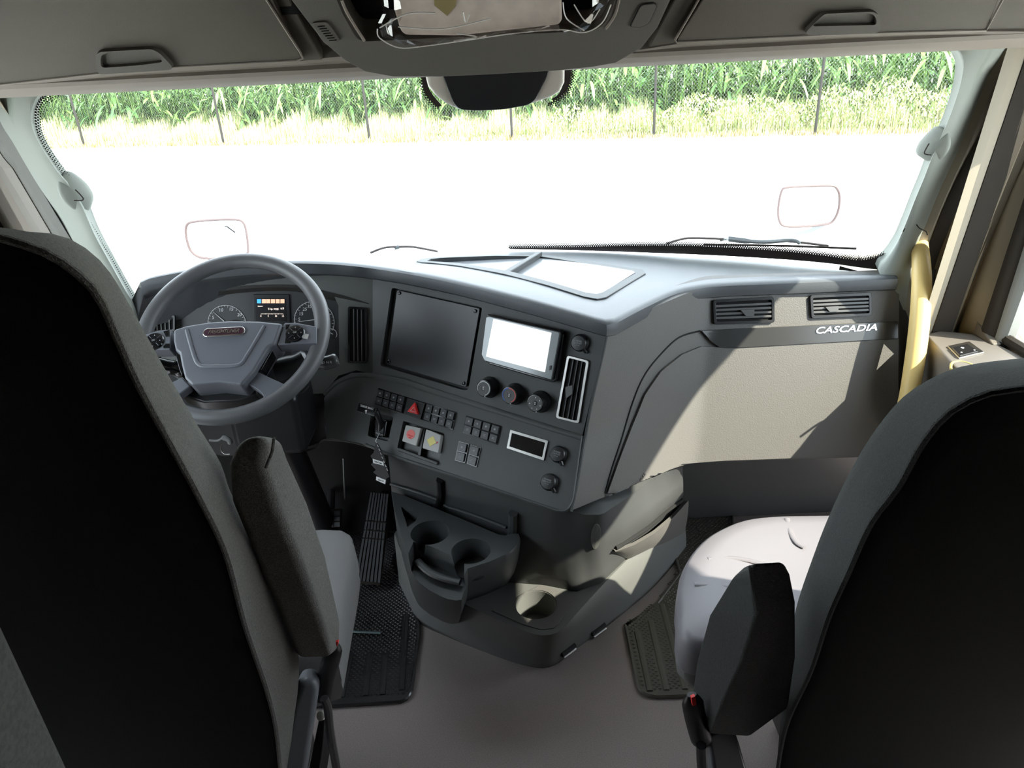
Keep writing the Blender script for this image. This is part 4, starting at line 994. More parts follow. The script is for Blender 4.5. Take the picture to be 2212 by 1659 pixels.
bl = mid(.165, [(866, 1180), (960, 1230), (1080, 1262), (1180, 1268), (1246, 1282)]); br_ = [P(u, v, z=.165) for u, v in [(1246, 1282), (1300, 1262), (1356, 1206), (1402, 1160), (1442, 1112), (1477, 1076)]]
m2 = resample(bl, 24) + resample(br_, 25)[1:]
rows2 = [top, [a.lerp(b, .33)+V((0, .004, 0)) for a, b in zip(top, m1)], [a.lerp(b, .66) for a, b in zip(top, m1)], m1, [a.lerp(b, .35) for a, b in zip(m1, m2)], [a.lerp(b, .7) for a, b in zip(m1, m2)], m2]
col = MB().loft([[p+V((0, .06, .01)) for p in top]] + rows2 + [[p+V((0, .03, -.02)) for p in m2]]).obj('column', DASH, fc, sharp=50)
CB = bvh_of(col); BB = bvh_of(body)
def bvh2(a, b):
    n = len(a.data.vertices); return BVHTree.FromPolygons([v.co.copy() for v in a.data.vertices]+[v.co.copy() for v in b.data.vertices], [tuple(p.vertices) for p in a.data.polygons]+[tuple(i+n for i in p.vertices) for p in b.data.polygons])
XB = bvh2(col, body)
# long map pocket on the right flank
g = coons(top=[(1322, 1188), (1360, 1172), (1400, 1146), (1440, 1112), (1475, 1076)], bottom=[(1322, 1190), (1356, 1208), (1402, 1185), (1440, 1170), (1477, 1150)], left=[(1322, 1188), (1322, 1190)], right=[(1475, 1076), (1477, 1150)], n=24, m=6)
pk_rows = []
for r in g:
    row = []
    for i, q in enumerate(r):
        p, n_ = hit(XB, *q); row.append(p)
    pk_rows.append(row)
fl_n = V((.62, -.72, .12)).normalized()
pk_top, pk_bot = pk_rows[0], pk_rows[-1]
pk_rows = [[a.lerp(b, t) + fl_n*((.004+.020*math.sin(math.pi*min(1, i/23*.55+.12)))*(1-t*.9)+.004*math.sin(math.pi*t)) for i, (a, b) in enumerate(zip(pk_top, pk_bot))] for t in (0, .15, .35, .6, .8, 1)]
th = [[p+V((-.004, .01, 0)) for p in r] for r in pk_rows]
MB().loft([th[0]]+pk_rows+[th[-1], th[0]]).obj('map_pocket', GLOVE, fc)
dk = [hit(CB, u, v) for u, v in [(1328, 1183), (1365, 1160), (1400, 1136), (1440, 1102), (1473, 1078)]]
MB().tube(smoothpath([p+n*.001 for p, n in dk], 5), .0075, 8).obj('pocket_slot', MATTE, fc)
# oval blank button
ov = [hit(CB, 1287+10*math.cos(a)*.9+2*math.sin(a), 1158-26*math.sin(a)) for a in [2*math.pi*k/24 for k in range(24)]]
MB().tube([p+n*.001 for p, n in ov], .0017, 6, closed=True).obj('button_ring', GLOVE, fc)
MB().loft([[p-n*.002 for p, n in ov], [p+n*.0025 for p, n in ov], [(sum((q for q, _ in ov), V())/24).lerp(p, .5)+n*.003 for p, n in ov]], closed=True, caps=True).obj('blank_button', DASHL, fc)
# two tie-down slots low on the flank
for u, v in ((1226, 1402), (1291, 1358)):
    a, n = hit(BB, u-14, v+11); b, n2 = hit(BB, u+14, v-10)
    s = MB().tube([a+n*.001, b+n2*.001], .008, 10, flat=((b-a).cross(n).normalized(), .9)).obj('tie_slot', MATTE, fc)
    a1, n = hit(BB, u-12, v+14); b1, n2 = hit(BB, u+14, v-5)
    MB().tube([a1+n*.007, b1+n2*.007], .0028, 8).obj('slot_bar', SILVER, s)
# storage shelf with ribs under the switch panel
for q in ([(845, 1020), (880, 1035), (1060, 1110)], [(848, 1062), (1000, 1115), (1110, 1156)]): pass
s1 = [hit(CB, u, v) for u, v in uvs([(846, 1042), (900, 1058), (950, 1076)], 8)]
MB().tube([p+n*.006 for p, n in s1], .004, 8).obj('shelf_edge', LOW, fc)
s1 = [hit(CB, u, v) for u, v in uvs([(962, 1088), (1040, 1114), (1096, 1136)], 8)]
MB().tube([p+n*.006 for p, n in s1], .004, 8).obj('shelf_edge', LOW, fc)
s1 = [hit(CB, u, v) for u, v in uvs([(952, 1034), (955, 1062), (950, 1088), (944, 1096)], 8)]
MB().tube([p+n*.004 for p, n in s1], .010, 8).obj('shelf_rib', BLACK, fc)
s1 = [hit(CB, u, v) for u, v in uvs([(1112, 1104), (1112, 1130), (1108, 1156)], 8)]
MB().tube([p+n*.008 for p, n in s1], .012, 8).obj('shelf_rib', LOW, fc)
# cup holder bulge
CZ = .36
CF = Fr(V((-.15, 1.4, CZ)), (0, 0, 1), ex=(1, 0, 0))
plate = [(846, 1062), (862, 1066), (1000, 1122), (1085, 1158), (1118, 1150), (1124, 1160), (1118, 1176), (1100, 1194), (1060, 1212), (1030, 1222), (1010, 1228), (1000, 1250), (995, 1268), (960, 1262), (925, 1244), (898, 1224), (882, 1196), (866, 1150), (852, 1100)]
P0 = resample([CF.w(a, b, 0) for a, b in CF.pts(plate)] + [CF.at(*plate[0])], 61)[:-1]
def floorx(p, z, k):
    c = V((-.16, 1.50, 0)); q = V((p.x, p.y, 0)); q = c+(q-c)*k; return V((q.x, q.y, z))
rows3 = [[V((p.x, p.y, CZ)) for p in P0], [floorx(p, CZ-.006, 1.010) for p in P0]] + [[floorx(p, z, 1.005)+V((-.035*t, .17*t, 0)) for p in P0] for z, t in ((.31, .09), (.26, .24), (.21, .42), (.16, .64), (.11, .88), (.07, 1.1))]
cb_ = MB().loft(rows3, closed=True, caps=True).obj('cup_holder', LOW, fc, sharp=45)
def circ_px(c, rpx):
    cc = CF.loc(*c); r = (V((*CF.loc(c[0]+rpx, c[1]), 0))-V((*cc, 0))).length; return cc, r
cuts = []
for c, r in (((929, 1150), 43), ((1017, 1190), 44)):
    cc, rr = circ_px(c, r); cuts.append(MB().lathe(CF, cc, [(rr*.9, -.075 if r == 43 else -.052), (rr, .03)], 40).obj('c', BLACK))
cuts.append(MB().prism(CF, CF.pts([(893, 1170), (924, 1178), (935, 1182), (972, 1198), (985, 1208), (1003, 1216), (1002, 1300), (940, 1290), (884, 1250), (880, 1200)]), -.06, .03).obj('c', BLACK))
cuts.append(MB().prism(CF, CF.pts([(866, 1094), (905, 1110), (898, 1125), (880, 1138)]), -.03, .03).obj('c', BLACK))
carve(cb_, cuts)
d_ = cb_.modifiers.new('bevel', 'BEVEL'); d_.width = .003; d_.segments = 2; d_.limit_method = 'ANGLE'; d_.angle_limit = math.radians(50); d_.harden_normals = True
for c, r in (((929, 1150), 43), ((1017, 1190), 44)):
    cc, rr = circ_px(c, r); MB().lathe(CF, cc, [(rr*.88, (-.075 if r == 43 else -.052)-.004), (rr*.88, (-.075 if r == 43 else -.052)+.002)], 40).obj('cup_floor', MATTE, cb_)
# front lip of the bulge
MB().tube(smoothpath([CF.at(u, v, -.045) for u, v in [(902, 1212), (928, 1236), (960, 1250), (994, 1258)]], 5), .010, 10, flat=(V((0, 0, 1)), .7)).obj('cup_lip', LOW, cb_)

# ================================================================== little tree packet hanging from the lever
af = thing('air_freshener', LOF.at(818, 1000, .012), 'black tree-shaped air freshener card in a clear sleeve hanging under the trailer brake lever', 'air freshener')
AF = Fr(LOF.at(826, 1000, .02), nrm(-25, 6))
tree = [(812, 955), (818, 962), (824, 975), (829, 984), (833, 996), (831, 1001), (838, 1012), (836, 1018), (841, 1030), (834, 1034), (835, 1042), (820, 1036), (818, 1030), (806, 1020), (812, 1015), (801, 1003), (808, 998), (800, 985), (807, 978)]
MB().prism(AF, AF.pts(tree, .001), -.001, .001).obj('card', mat('card black', (.015, .015, .016), .6), af)
l_ = prism('label', AF, [(805, 991), (828, 998), (829, 1006), (806, 1000)], .002, .0025, WHITE, af, bev=0)
r_ = math.atan2(*(lambda a, b: (b[1]-a[1], b[0]-a[0]))(AF.loc(805, 995), AF.loc(828, 1002)))
text('Little Trees', AF, AF.loc(817, 999, .0027), .0062, .0028, BLACK, af, rot=r_, sx=.75, bold=.0001)
prism('label', AF, [(813, 1029), (833, 1037), (832, 1046), (812, 1037)], .002, .0025, WHITE, af, bev=0)
text('BLACK ICE', AF, AF.loc(823, 1038, .0027), .0045, .0028, BLACK, af, rot=r_, sx=.75)
mb = MB()
for k in range(8):
    u0, v0 = 811+k*3.4, 952+k*8.6
    mb.tube([AF.at(u0, v0, .003), AF.at(u0+3, v0+5, .003)], .0007, 5)
mb.obj('sleeve_stitch', WHITE, af)
MB().tube([LOF.at(820, 935, .006), AF.at(811, 953, .002)], .0009, 6).obj('cord', WHITE, af)

# ================================================================== pedals
ac = thing('accelerator_pedal', V((-.42, 1.72, 0)), 'long ribbed rubber accelerator pedal on the floor left of the console', 'pedal')
pa, pb, pc_, pd_ = P(765, 1257, y=1.70), P(822, 1262, y=1.70), P(840, 1066, y=1.96), P(800, 1062, y=1.96)
AFr = Fr((pa+pb)/2, (pb-pa).cross(pd_-pa).normalized(), ex=(pb-pa))
if AFr.n.y > 0: AFr = Fr((pa+pb)/2, -AFr.n, ex=(pb-pa))
MB().prism(AFr, AFr.pts([(765, 1257), (822, 1262), (833, 1180), (840, 1066), (800, 1062), (785, 1170)]), -.012, 0).obj('plate', RUBBER, ac, bev=.002)
mb = MB()
for i in range(7):
    t = (i+.5)/7
    for (r0_, r1_) in ((.02, .48), (.50, .57), (.59, .67), (.69, .99)):
        def q(r, tt):
            a = V((765, 1257, 0)).lerp(V((800, 1062, 0)), r); b = V((822, 1262, 0)).lerp(V((840, 1066, 0)), r); p = a.lerp(b, tt); return (p.x, p.y)
        mb.prism(AFr, AFr.pts([q(r0_, t-.05), q(r0_, t+.045), q(r1_, t+.045), q(r1_, t-.05)], .004), -.001, .005)
mb.obj('ribs', mat('pedal rib rubber', (.10, .10, .105), .5), ac)
MB().tube([V((-.44, 1.97, .0)), (pc_+pd_)/2+V((0, .02, -.02))], .015, 8).obj('pedal_arm', BLACK, ac)
bp = thing('brake_pedal', P(715, 1120, y=1.93), 'wide black brake pedal pad in the dark footwell behind the driver cushion', 'pedal')
BF = Fr(P(715, 1120, y=1.90), nrm(0, 40))
MB().prism(BF, BF.pts([(676, 1102), (738, 1098), (736, 1138), (676, 1142)]), -.012, 0).obj('pad', RUBBER, bp, bev=.003)
mb = MB()
for i in range(4):
    for j in range(3):
        u0, v0 = 680+i*14, 1104+j*12
        mb.prism(BF, BF.pts([(u0, v0), (u0+12, v0), (u0+12, v0+9.5), (u0, v0+9.5)], .003), -.001, .003)
mb.obj('pad_blocks', mat('pad block', (.05, .055, .06), .5), bp)
MB().tube([BF.at(715, 1110, -.01), P(716, 1060, y=1.99)], .012, 8).obj('pedal_arm', BLACK, bp)
MB().tube([P(742, 990, y=1.95), P(745, 1078, y=1.95)], .003, 6).obj('pedal_rod', mat('rod steel', (.3, .32, .3), .4, metal=.6), bp)

# ================================================================== floor mats
def in_poly(x, y, poly):
    c = False; n = len(poly)
    for i in range(n):
        x0, y0 = poly[i]; x1, y1 = poly[i-1]
        if (y0 > y) != (y1 > y) and x < (x1-x0)*(y-y0)/(y1-y0)+x0: c = not c
    return c
MF = Fr(V((0, 1.5, .0)), (0, 0, 1), ex=(1, 0, 0))
def floor_mat_thing(uv, bars, mt, label, extra=None, pitch=.0135):
    t = thing('floor_mat', P(*uv[0], z=0), label, 'floor mat')
    ab = MF.pts(uv, .01)
    if extra: ab = ab + extra
    MB().prism(MF, ab, .001, .008).obj('mat_sheet', mt, t, bev=.002)
    MB().tube([MF.w(a, b, .009) for a, b in inset(ab, .004)], .0045, 6, closed=True).obj('mat_rim', mt, t)
    mb = MB(); ins = inset(ab, .02)
    ba = [(MF.loc(*a, .01), MF.loc(*b, .01)) for a, b in bars]
    xs = [a for a, b in ins]; ys = [b for a, b in ins]
    y = min(ys); j = 0
    while y < max(ys):
        x = min(xs) + (pitch/2 if j % 2 else 0)
        while x < max(xs):
            if in_poly(x, y, ins):
                ok = True
                for (ax, ay), (bx, by) in ba:
                    t_ = max(0, min(1, ((x-ax)*(bx-ax)+(y-ay)*(by-ay))/((bx-ax)**2+(by-ay)**2)))
                    if math.hypot(x-ax-t_*(bx-ax), y-ay-t_*(by-ay)) < .011: ok = False
                if ok:
                    s = pitch*.42; b_ = MF.w(x, y, .008)
                    mb.add([b_+V((-s, 0, 0)), b_+V((0, -s*.7, 0)), b_+V((s, 0, 0)), b_+V((0, s*.7, 0)), b_+V((0, 0, .0028))], [(0, 1, 4), (1, 2, 4), (2, 3, 4), (3, 0, 4)])
            x += pitch
        y += pitch*.5; j += 1
    for (ax, ay), (bx, by) in ba:
        mb.tube([MF.w(ax, ay, .0085), MF.w(bx, by, .0085)], .008, 8, flat=(V((0, 0, 1)), .45))
    mb.obj('tread', mt, t, smooth=False)
floor_mat_thing([(600, 1530), (690, 1526), (800, 1520), (866, 1515), (880, 1508), (889, 1494), (893, 1470), (905, 1372), (905, 1350), (893, 1310), (870, 1250), (860, 1215)], [((755, 1415), (738, 1506)), ((800, 1412), (790, 1502)), ((832, 1415), (826, 1500)), ((878, 1330), (868, 1490))],
    mat('glossy black mat', (.03, .03, .031), .25, spec=.9), 'black rubber floor mat with dotted tread in front of the driver seat', extra=[(-.37, 1.9), (-.85, 1.9), (-.85, 1.35)])
floor_mat_thing([(1350, 1352), (1362, 1408), (1376, 1478), (1384, 1494), (1400, 1502), (1420, 1505), (1500, 1502), (1600, 1495)], [((1376, 1364), (1404, 1492)), ((1405, 1340), (1440, 1490)), ((1430, 1305), (1480, 1488))],
    mat('olive black mat', (.11, .105, .085), .5), 'dull olive black rubber floor mat beside the passenger seat', extra=[(.92, 1.30), (.92, 1.85), (.545, 1.85), MF.loc(1470, 1240, .01), MF.loc(1420, 1304, .01)])
MB().tube([P(730, 1363, z=.02), P(822, 1367, z=.02)], .003, 6).obj('x', mat('teal edge', (.12, .17, .17), .4), None).name = 'floor_edging'
fe = bpy.data.objects['floor_edging']; setp(fe, 'thin pale edging line lying across the left floor mat below the accelerator', 'edging strip')
# pale sill strip beside the right mat
a = [P(u, v, z=.004) for u, v in uvs([(1340, 1368), (1420, 1305), (1468, 1238), (1494, 1180)], 16)]; b = [P(u, v, z=.004) for u, v in uvs([(1330, 1350), (1405, 1285), (1452, 1222), (1484, 1186)], 16)]

# ================================================================== seats
def outline(uvl, y0, n, rec, xc):
    nn = V((0, -math.cos(rec), -math.sin(rec)))
    pts = [PL(u, v, V((0, y0, 1.2)), nn) for u, v in uvl]
    return pts
def seat(s, xc, LB_, LF_, label, side_mat, cushion, arm_rows, hinge, topx):
    rec = math.radians(14); nn = V((0, -math.cos(rec), -math.sin(rec)))
    t = thing('driver_chair' if s < 0 else 'passenger_chair', V((xc, 1.0, 0)), label, 'seat')
    B = outline(LB_, .62, nn, rec, xc); Fp = outline(LF_, .755, nn, rec, xc)
    def full(pts, extra_x):
        half = resample(smoothpath(pts, 8), 80)
        top = half[0]
        mir = [V((2*xc-p.x, p.y, p.z)) for p in half][::-1]
        return half, mir
    hb, mb_ = full(B, 0); hf, mf_ = full(Fp, 0)
    lb = hb + mb_; lf = hf + mf_
    cb = sum(lb, V())/len(lb); cf = sum(lf, V())/len(lf)
    def sc_(L, c, k, off): return [c+(p-c)*k+nn*off for p in L]
    rows = [sc_(lb, cb, .3, .012), sc_(lb, cb, .7, .010), sc_(lb, cb, .93, .006), sc_(lb, cb, .985, .002), lb]
    back = MB().loft(rows, closed=True, caps=True).obj('backrest_shell', SEATB, t, sharp=60)
    mid1 = [a.lerp(b, .5) for a, b in zip(lb, lf)]
    cm = sum(mid1, V())/len(mid1)
    rows = [sc_(lb, cb, .97, -.004), sc_(lb, cb, 1.0, -.001), [a.lerp(b, .2) for a, b in zip(sc_(lb, cb, 1.008, 0), lf)], sc_(mid1, cm, 1.012, 0), [a.lerp(b, .9) for a, b in zip(lb, lf)], sc_(lf, cf, .985, -.012), sc_(lf, cf, .8, -.03), sc_(lf, cf, .3, -.035)]
    bk = MB().loft(rows, closed=True, caps=True).obj('backrest', side_mat, t, sharp=60)
    MB().tube([p+nn*.001 for p in lb], .0035, 6, closed=True).obj('piping', side_mat, back)
    return t
LBu = [(-40, 506), (0, 512), (100, 545), (170, 592), (215, 642), (250, 720), (300, 830), (370, 960), (440, 1090), (490, 1200), (530, 1350), (580, 1500), (600, 1600), (612, 1750)]
LFu = [(-60, 503), (0, 497), (100, 500), (170, 530), (230, 590), (300, 710), (350, 800), (420, 920), (475, 1010), (500, 1080), (560, 1190), (640, 1400), (648, 1480), (640, 1590), (625, 1680)]
RBu = [(2270, 830), (2212, 838), (2130, 850), (2050, 890), (1990, 960), (1940, 1050), (1880, 1130), (1830, 1240), (1790, 1330), (1750, 1450), (1700, 1560), (1680, 1659), (1672, 1760), (1668, 1900)]
RFu = [(2270, 772), (2212, 775), (2100, 790), (2030, 815), (1960, 860), (1900, 930), (1850, 1010), (1800, 1110), (1760, 1210), (1720, 1330), (1700, 1450), (1690, 1600), (1688, 1760)]
stL = seat(-1, -.615, LBu, LFu, 'driver seat with grey cloth sides and black back at the left', SEATS, None, None, None, None)
stR = seat(1, .675, RBu, RFu, 'passenger seat with black back and pale vinyl cushion at the right', SEATK, None, None, None, None)
# cushions
def cushion(t, poly, z1, z0, mt, skirt):
    cx = sum(p[0] for p in poly)/len(poly); cy = sum(p[1] for p in poly)/len(poly)
    def lv(k, z, dz=0): return [V((cx+(x-cx)*k, cy+(y-cy)*k, z)) for x, y in poly]
    MB().loft([lv(.97, z0), lv(1.0, z0+.02), lv(1.0, z1-.045), lv(.99, z1-.018), lv(.965, z1-.004), lv(.93, z1), lv(.7, z1+.006), lv(.3, z1+.0)], closed=True, caps=True).obj('cushion', mt, t, sharp=60)
    MB().loft([lv(.90, z0-.05), lv(.985, z0-.01), lv(.985, z0+.012)], closed=True, caps=True).obj('cushion_base', skirt, t)
pc = [P(1462, 1300, z=.5), P(1461, 1270, z=.5), P(1468, 1232, z=.5), P(1486, 1196, z=.5), P(1520, 1160, z=.5), P(1560, 1136, z=.5), P(1610, 1118, z=.5), P(1680, 1110, z=.5), P(1790, 1108, z=.5)]
poly = [(p.x, p.y) for p in pc] + [(.85, 1.315), (.95, 1.25), (.985, 1.15), (.97, .98), (.42, .97)] + [(P(1480, 1385, z=.5).x-.0, P(1480, 1385, z=.5).y)]
poly = [(p.x, p.y) for p in smoothpath([V((a, b, 0)) for a, b in poly], 4, True)]
cushion(stR, poly, .5, .41, CUSH, CUSHD)
# moulded creases in the vinyl
for q in ([(1700, 1120), (1708, 1150), (1722, 1172), (1738, 1182)], [(1530, 1208), (1580, 1205), (1625, 1212), (1660, 1222)], [(1500, 1262), (1540, 1264), (1580, 1268)]):
    MB().tube(smoothpath([P(u, v, z=.503) for u, v in q], 5), .006, 8, flat=(V((0, 0, 1)), .35)).obj('cushion_crease', CUSH, stR)
p0 = [P(640, 1143, z=.5), P(700, 1138, z=.5), P(742, 1140, z=.5), P(760, 1150, z=.5), P(766, 1172, z=.5), P(760, 1215, z=.5), P(747, 1280, z=.5), P(730, 1370, z=.5), P(724, 1400, z=.5)]
poly = [(p.x, p.y) for p in p0] + [(-.42, .97), (-.87, .97), (-.89, 1.30), (-.85, 1.36)]
cushion(stL, poly, .5, .40, CUSHD, CUSHD)
MB().tube([P(u, v, z=.49) + V((.004, 0, 0)) for u, v in ((757, 1172), (752, 1215), (740, 1280), (722, 1370))], .0016, 6).obj('cushion_seam', BLACK, stL)
# seat bases
for t, xc in ((stL, -.615), (stR, .675)):
    MB().box((xc-.12, .90, .02), (xc+.12, 1.2, .36)).obj('pedestal', BLACK, t, bev=.02)
# folded-up armrests
def armrest(t, rows_, yr, yf, mt, s):
    rec = math.radians(14); nn = V((0, -math.cos(rec), -math.sin(rec))); R_ = []
    for lr, rr, of in rows_:
        a = PL(*lr, V((0, yr, 1.05)), nn); b = PL(*rr, V((0, yr, 1.05)), nn); c = PL(*of, V((0, yf, 1.05)), nn)
        if s > 0: d = a + (c-b)        # outer visible corner is right-front
        else: d = c; c = b + (d-a)
        R_.append([a, b, c, d])
    o = MB().loft(R_, closed=True, caps=True).obj('armrest', mt, t, bev=.014, seg=4)
    return o
al = armrest(stL, [((516, 948), (582, 938), (600, 942)), ((489, 1003), (574, 1008), (624, 990)), ((493, 1082), (603, 1105), (668, 1085)), ((546, 1208), (652, 1220), (707, 1200)), ((602, 1338), (700, 1350), (738, 1345)), ((640, 1420), (722, 1418), (730, 1408))], .76, .86, SEATS, 1)
ar = armrest(stR, [((1622, 1218), (1692, 1214), (1612, 1222)), ((1620, 1240), (1708, 1240), (1584, 1246)), ((1636, 1322), (1722, 1300), (1530, 1330)), ((1600, 1432), (1722, 1420), (1503, 1430)), ((1562, 1512), (1705, 1530), (1494, 1500)), ((1532, 1584), (1620, 1590), (1516, 1578))], .68, .78, SEATK, -1)
# stitched seams on the armrests
rec = math.radians(14); nn_ = V((0, -math.cos(rec), -math.sin(rec)))
MB().tube([PL(u, v, V((0, .755, 1.05)), nn_) for u, v in uvs([(592, 946), (588, 975), (574, 1010)], 12)], .002, 6).obj('seam', SEATS, al)
MB().tube([PL(u, v, V((0, .675, 1.05)), nn_) for u, v in uvs([(1620, 1224), (1625, 1262), (1638, 1322)], 12)], .0022, 6).obj('seam', SEATK, ar)
# hinge covers, buckle, strap and rail
HG = mat('hinge cover plastic', (.17, .175, .19), .3)
HF = Fr(P(650, 1560, y=.90), nrm(14, 18))
h = MB().prism(HF, HF.pts([(650, 1470), (684, 1468), (690, 1490), (680, 1560), (664, 1670), (648, 1760), (600, 1760), (612, 1610), (630, 1530)], 0), -.05, 0).obj('hinge_cover', HG, stL, bev=.012, seg=3)
HF2 = Fr(P(1570, 1620, y=.85), nrm(15, 30))
h2 = MB().prism(HF2, HF2.pts([(1530, 1588), (1562, 1578), (1588, 1574), (1600, 1610), (1625, 1700), (1640, 1760), (1560, 1760), (1540, 1650)], 0), -.05, 0).obj('hinge_cover', HG, stR, bev=.006, seg=3)
def buckle(t, pts, redq, y, w):
    n_ = (len(pts)-1)*4+1; w = [w*min(1, .45+.3*min(k, n_-1-k)) for k in range(n_)]
    b = MB().tube(smoothpath([P(u, v, y=y) for u, v in pts], 4), w, 12, flat=(V((0, 1, 0)), .7)).obj('buckle', BLACK, t)
    F_ = Fr(P(*redq[0], y=y-.018), nrm(0, 15))
    prism('release_button', F_, redq, -.006, .002, RED, b, bev=.001, label='red release button')
buckle(stL, [(722, 1390), (716, 1420), (705, 1460), (697, 1500), (696, 1512)], [(722, 1388), (731, 1386), (729, 1396), (721, 1400)], .96, .016)
buckle(stR, [(1494, 1500), (1500, 1540), (1510, 1580), (1520, 1612)], [(1493, 1508), (1502, 1504), (1505, 1524), (1496, 1526)], .86, .018)
MB().tube(smoothpath([P(u, v, y=.93) for u, v in [(700, 1508), (708, 1530), (712, 1570), (718, 1610), (728, 1665), (732, 1720)]], 5), .0075, 10).obj('belt_cable', mat('cable sleeve', (.06, .055, .055), .3), stL)
MB().tube(smoothpath([P(u, v, y=.83) for u, v in [(1515, 1610), (1516, 1640), (1520, 1700)]], 5), .009, 10).obj('belt_cable', BLACK, stR)
RF_ = Fr(P(680, 1600, y=.98), nrm(-25, 35))
rl = MB().prism(RF_, RF_.pts([(688, 1552), (702, 1552), (696, 1620), (680, 1720), (655, 1720), (672, 1630)], 0), -.03, 0).obj('side_rail', BLACK, stL, bev=.003)
MB().lathe(RF_, RF_.loc(692, 1547, .004), [(.009, -.02), (.009, .004), (.006, .006), (.001, .0062)], 20).obj('rail_bolt', mat('cream bolt', (.7, .7, .6), .4), rl, label='cream round bolt head')

# ================================================================== grab handle on the right pillar
gh = thing('grab_handle', P(1962, 700, x=.965), 'yellow plastic-wrapped vertical grab handle between glovebox and door', 'grab handle')
gpx = [(1988, 505, 1.04), (1987, 530, 1.01), (1990, 570, 1.002), (1991, 620, .998), (1986, 700, .985), (1976, 780, .97), (1964, 850, .955), (1950, 905, .945), (1938, 960, .96)]
pts = smoothpath([P(u, v, x=x) for u, v, x in gpx], 5)
wd = [.014]*len(pts)
for i in range(len(pts)): wd[i] = .0165+.0065*math.sin(math.pi*i/len(pts))
MB().tube(pts, wd, 16).obj('grip', GRABM, gh)
MB().tube([pts[0]+V((.03, .02, .01)), pts[0]], [.02, .016], 14).obj('mount', PILLAR, gh)
MB().tube([pts[-1]+V((.04, .02, -.0)), pts[-1]], [.02, .016], 14).obj('mount', BROWN, gh)
MB().tube(smoothpath([WS(1951, 500, .05), P(1968, 473, x=.965), P(1985, 492, x=.97), P(2000, 500, x=.975), P(2003, 508, x=.975)], 4), .0014, 6).obj('cover_gap', RUBBER, gh)

# ================================================================== outside
GZ = -1.2
GRAVEL = mat('pale concrete yard', (.62, .61, .58), .9, var=.06, vscale=3)
struct(MB().loft([[V((-60, -12, GZ)), V((60, -12, GZ))], [V((-60, 80, GZ)), V((60, 80, GZ))]]).obj('ground', GRAVEL, smooth=False))
# white hood in front of the windshield
hd = thing('truck_hood', V((0, 3.0, .6)), 'white truck hood stretching forward below the windshield', 'hood')
rows = []
for i in range(9):
    t = i/8; y = 2.25+1.95*t; w = 1.02-.12*t; z = .80-.26*t-.10*t**4
    rows.append([V((-w-.06, y, z-.35)), V((-w, y, z-.06)), V((-w*.8, y, z-.01)), V((-w*.3, y, z+.02)), V((w*.3, y, z+.02)), V((w*.8, y, z-.01)), V((w, y, z-.06)), V((w+.06, y, z-.35))])
rows.append([p+V((0, .06, -.35)) for p in rows[-1]])
MB().loft(rows).obj('hood_shell', TRUCKW, hd, solid=.01)
MB().box((-.95, 2.06, .68), (.95, 2.30, .76)).obj('cowl', TRUCKW, hd, bev=.02)
# hood mirrors
def hood_mirror(out, y, arm, label):
    F_ = Fr(P(*out[0], y=y), nrm(0, 0)); t = thing('hood_mirror', P(*out[2], y=y), label, 'mirror')
    ab = F_.pts(out, 0); sm = [(p.x, p.y) for p in smoothpath([V((a, b, 0)) for a, b in ab], 4, True)]
    MB().prism(F_, sm, -.05, -.004, -.0).obj('housing', mat('white mirror shell', (.78, .79, .8), .3), t, bev=.008)
    MB().tube([F_.w(a, b, 0) for a, b in sm], .0052, 8, closed=True).obj('rim', mat('grey mirror rim', (.10, .07, .07), .5), t)
    MB().prism(F_, inset(sm, .006), -.005, -.001).obj('mirror_glass', mat('mirror glass', (.95, .95, .95), .02, metal=1), t)
    if arm:
        q = [P(u, v, y=y+.02) for u, v in arm]
        MB().loft([[p+V((0, .03, 0)) for p in q], q], closed=True, caps=True).obj('mirror_arm', mat('mirror arm grey', (.22, .24, .27), .5), t, bev=.006)
    xs = sum(p[0] for p in out)/len(out); sg = -1 if xs < 1106 else 1
    foot = V((sg*.93, y+.03, .60)); top_ = P(xs, max(p[1] for p in out)-6, y=y+.03)
    MB().tube([top_, top_.lerp(foot, .5)+V((0, 0, -.01)), foot], [.022, .024, .03], 12).obj('mirror_stem', TRUCKW, t)
    return t
ml = hood_mirror([(401, 500), (404, 485), (418, 479), (460, 475), (505, 474), (525, 480), (533, 505), (536, 540), (531, 549), (500, 557), (440, 558), (415, 545), (405, 525)], 3.1, None,
    'hood mirror outside on the left, above the steering wheel')
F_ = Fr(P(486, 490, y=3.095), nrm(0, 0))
mm = MB().prism(F_, F_.pts([(483, 489), (489, 490), (507, 503), (503, 508), (497, 507), (482, 496)]), 0, .001).obj('mirror_reflection', mat('grey blue painted reflection', (.35, .38, .44), .5), ml)  # flat patch, a reflection painted onto the mirror glass
mr_ = hood_mirror([(1688, 414), (1700, 405), (1745, 402), (1795, 401), (1808, 407), (1814, 425), (1811, 455), (1800, 477), (1785, 484), (1740, 489), (1695, 488), (1683, 475), (1681, 450)], 3.1, [(1705, 491), (1792, 485), (1745, 508), (1715, 517), (1640, 517)],
    'hood mirror outside on the right on its slanted grey arm')
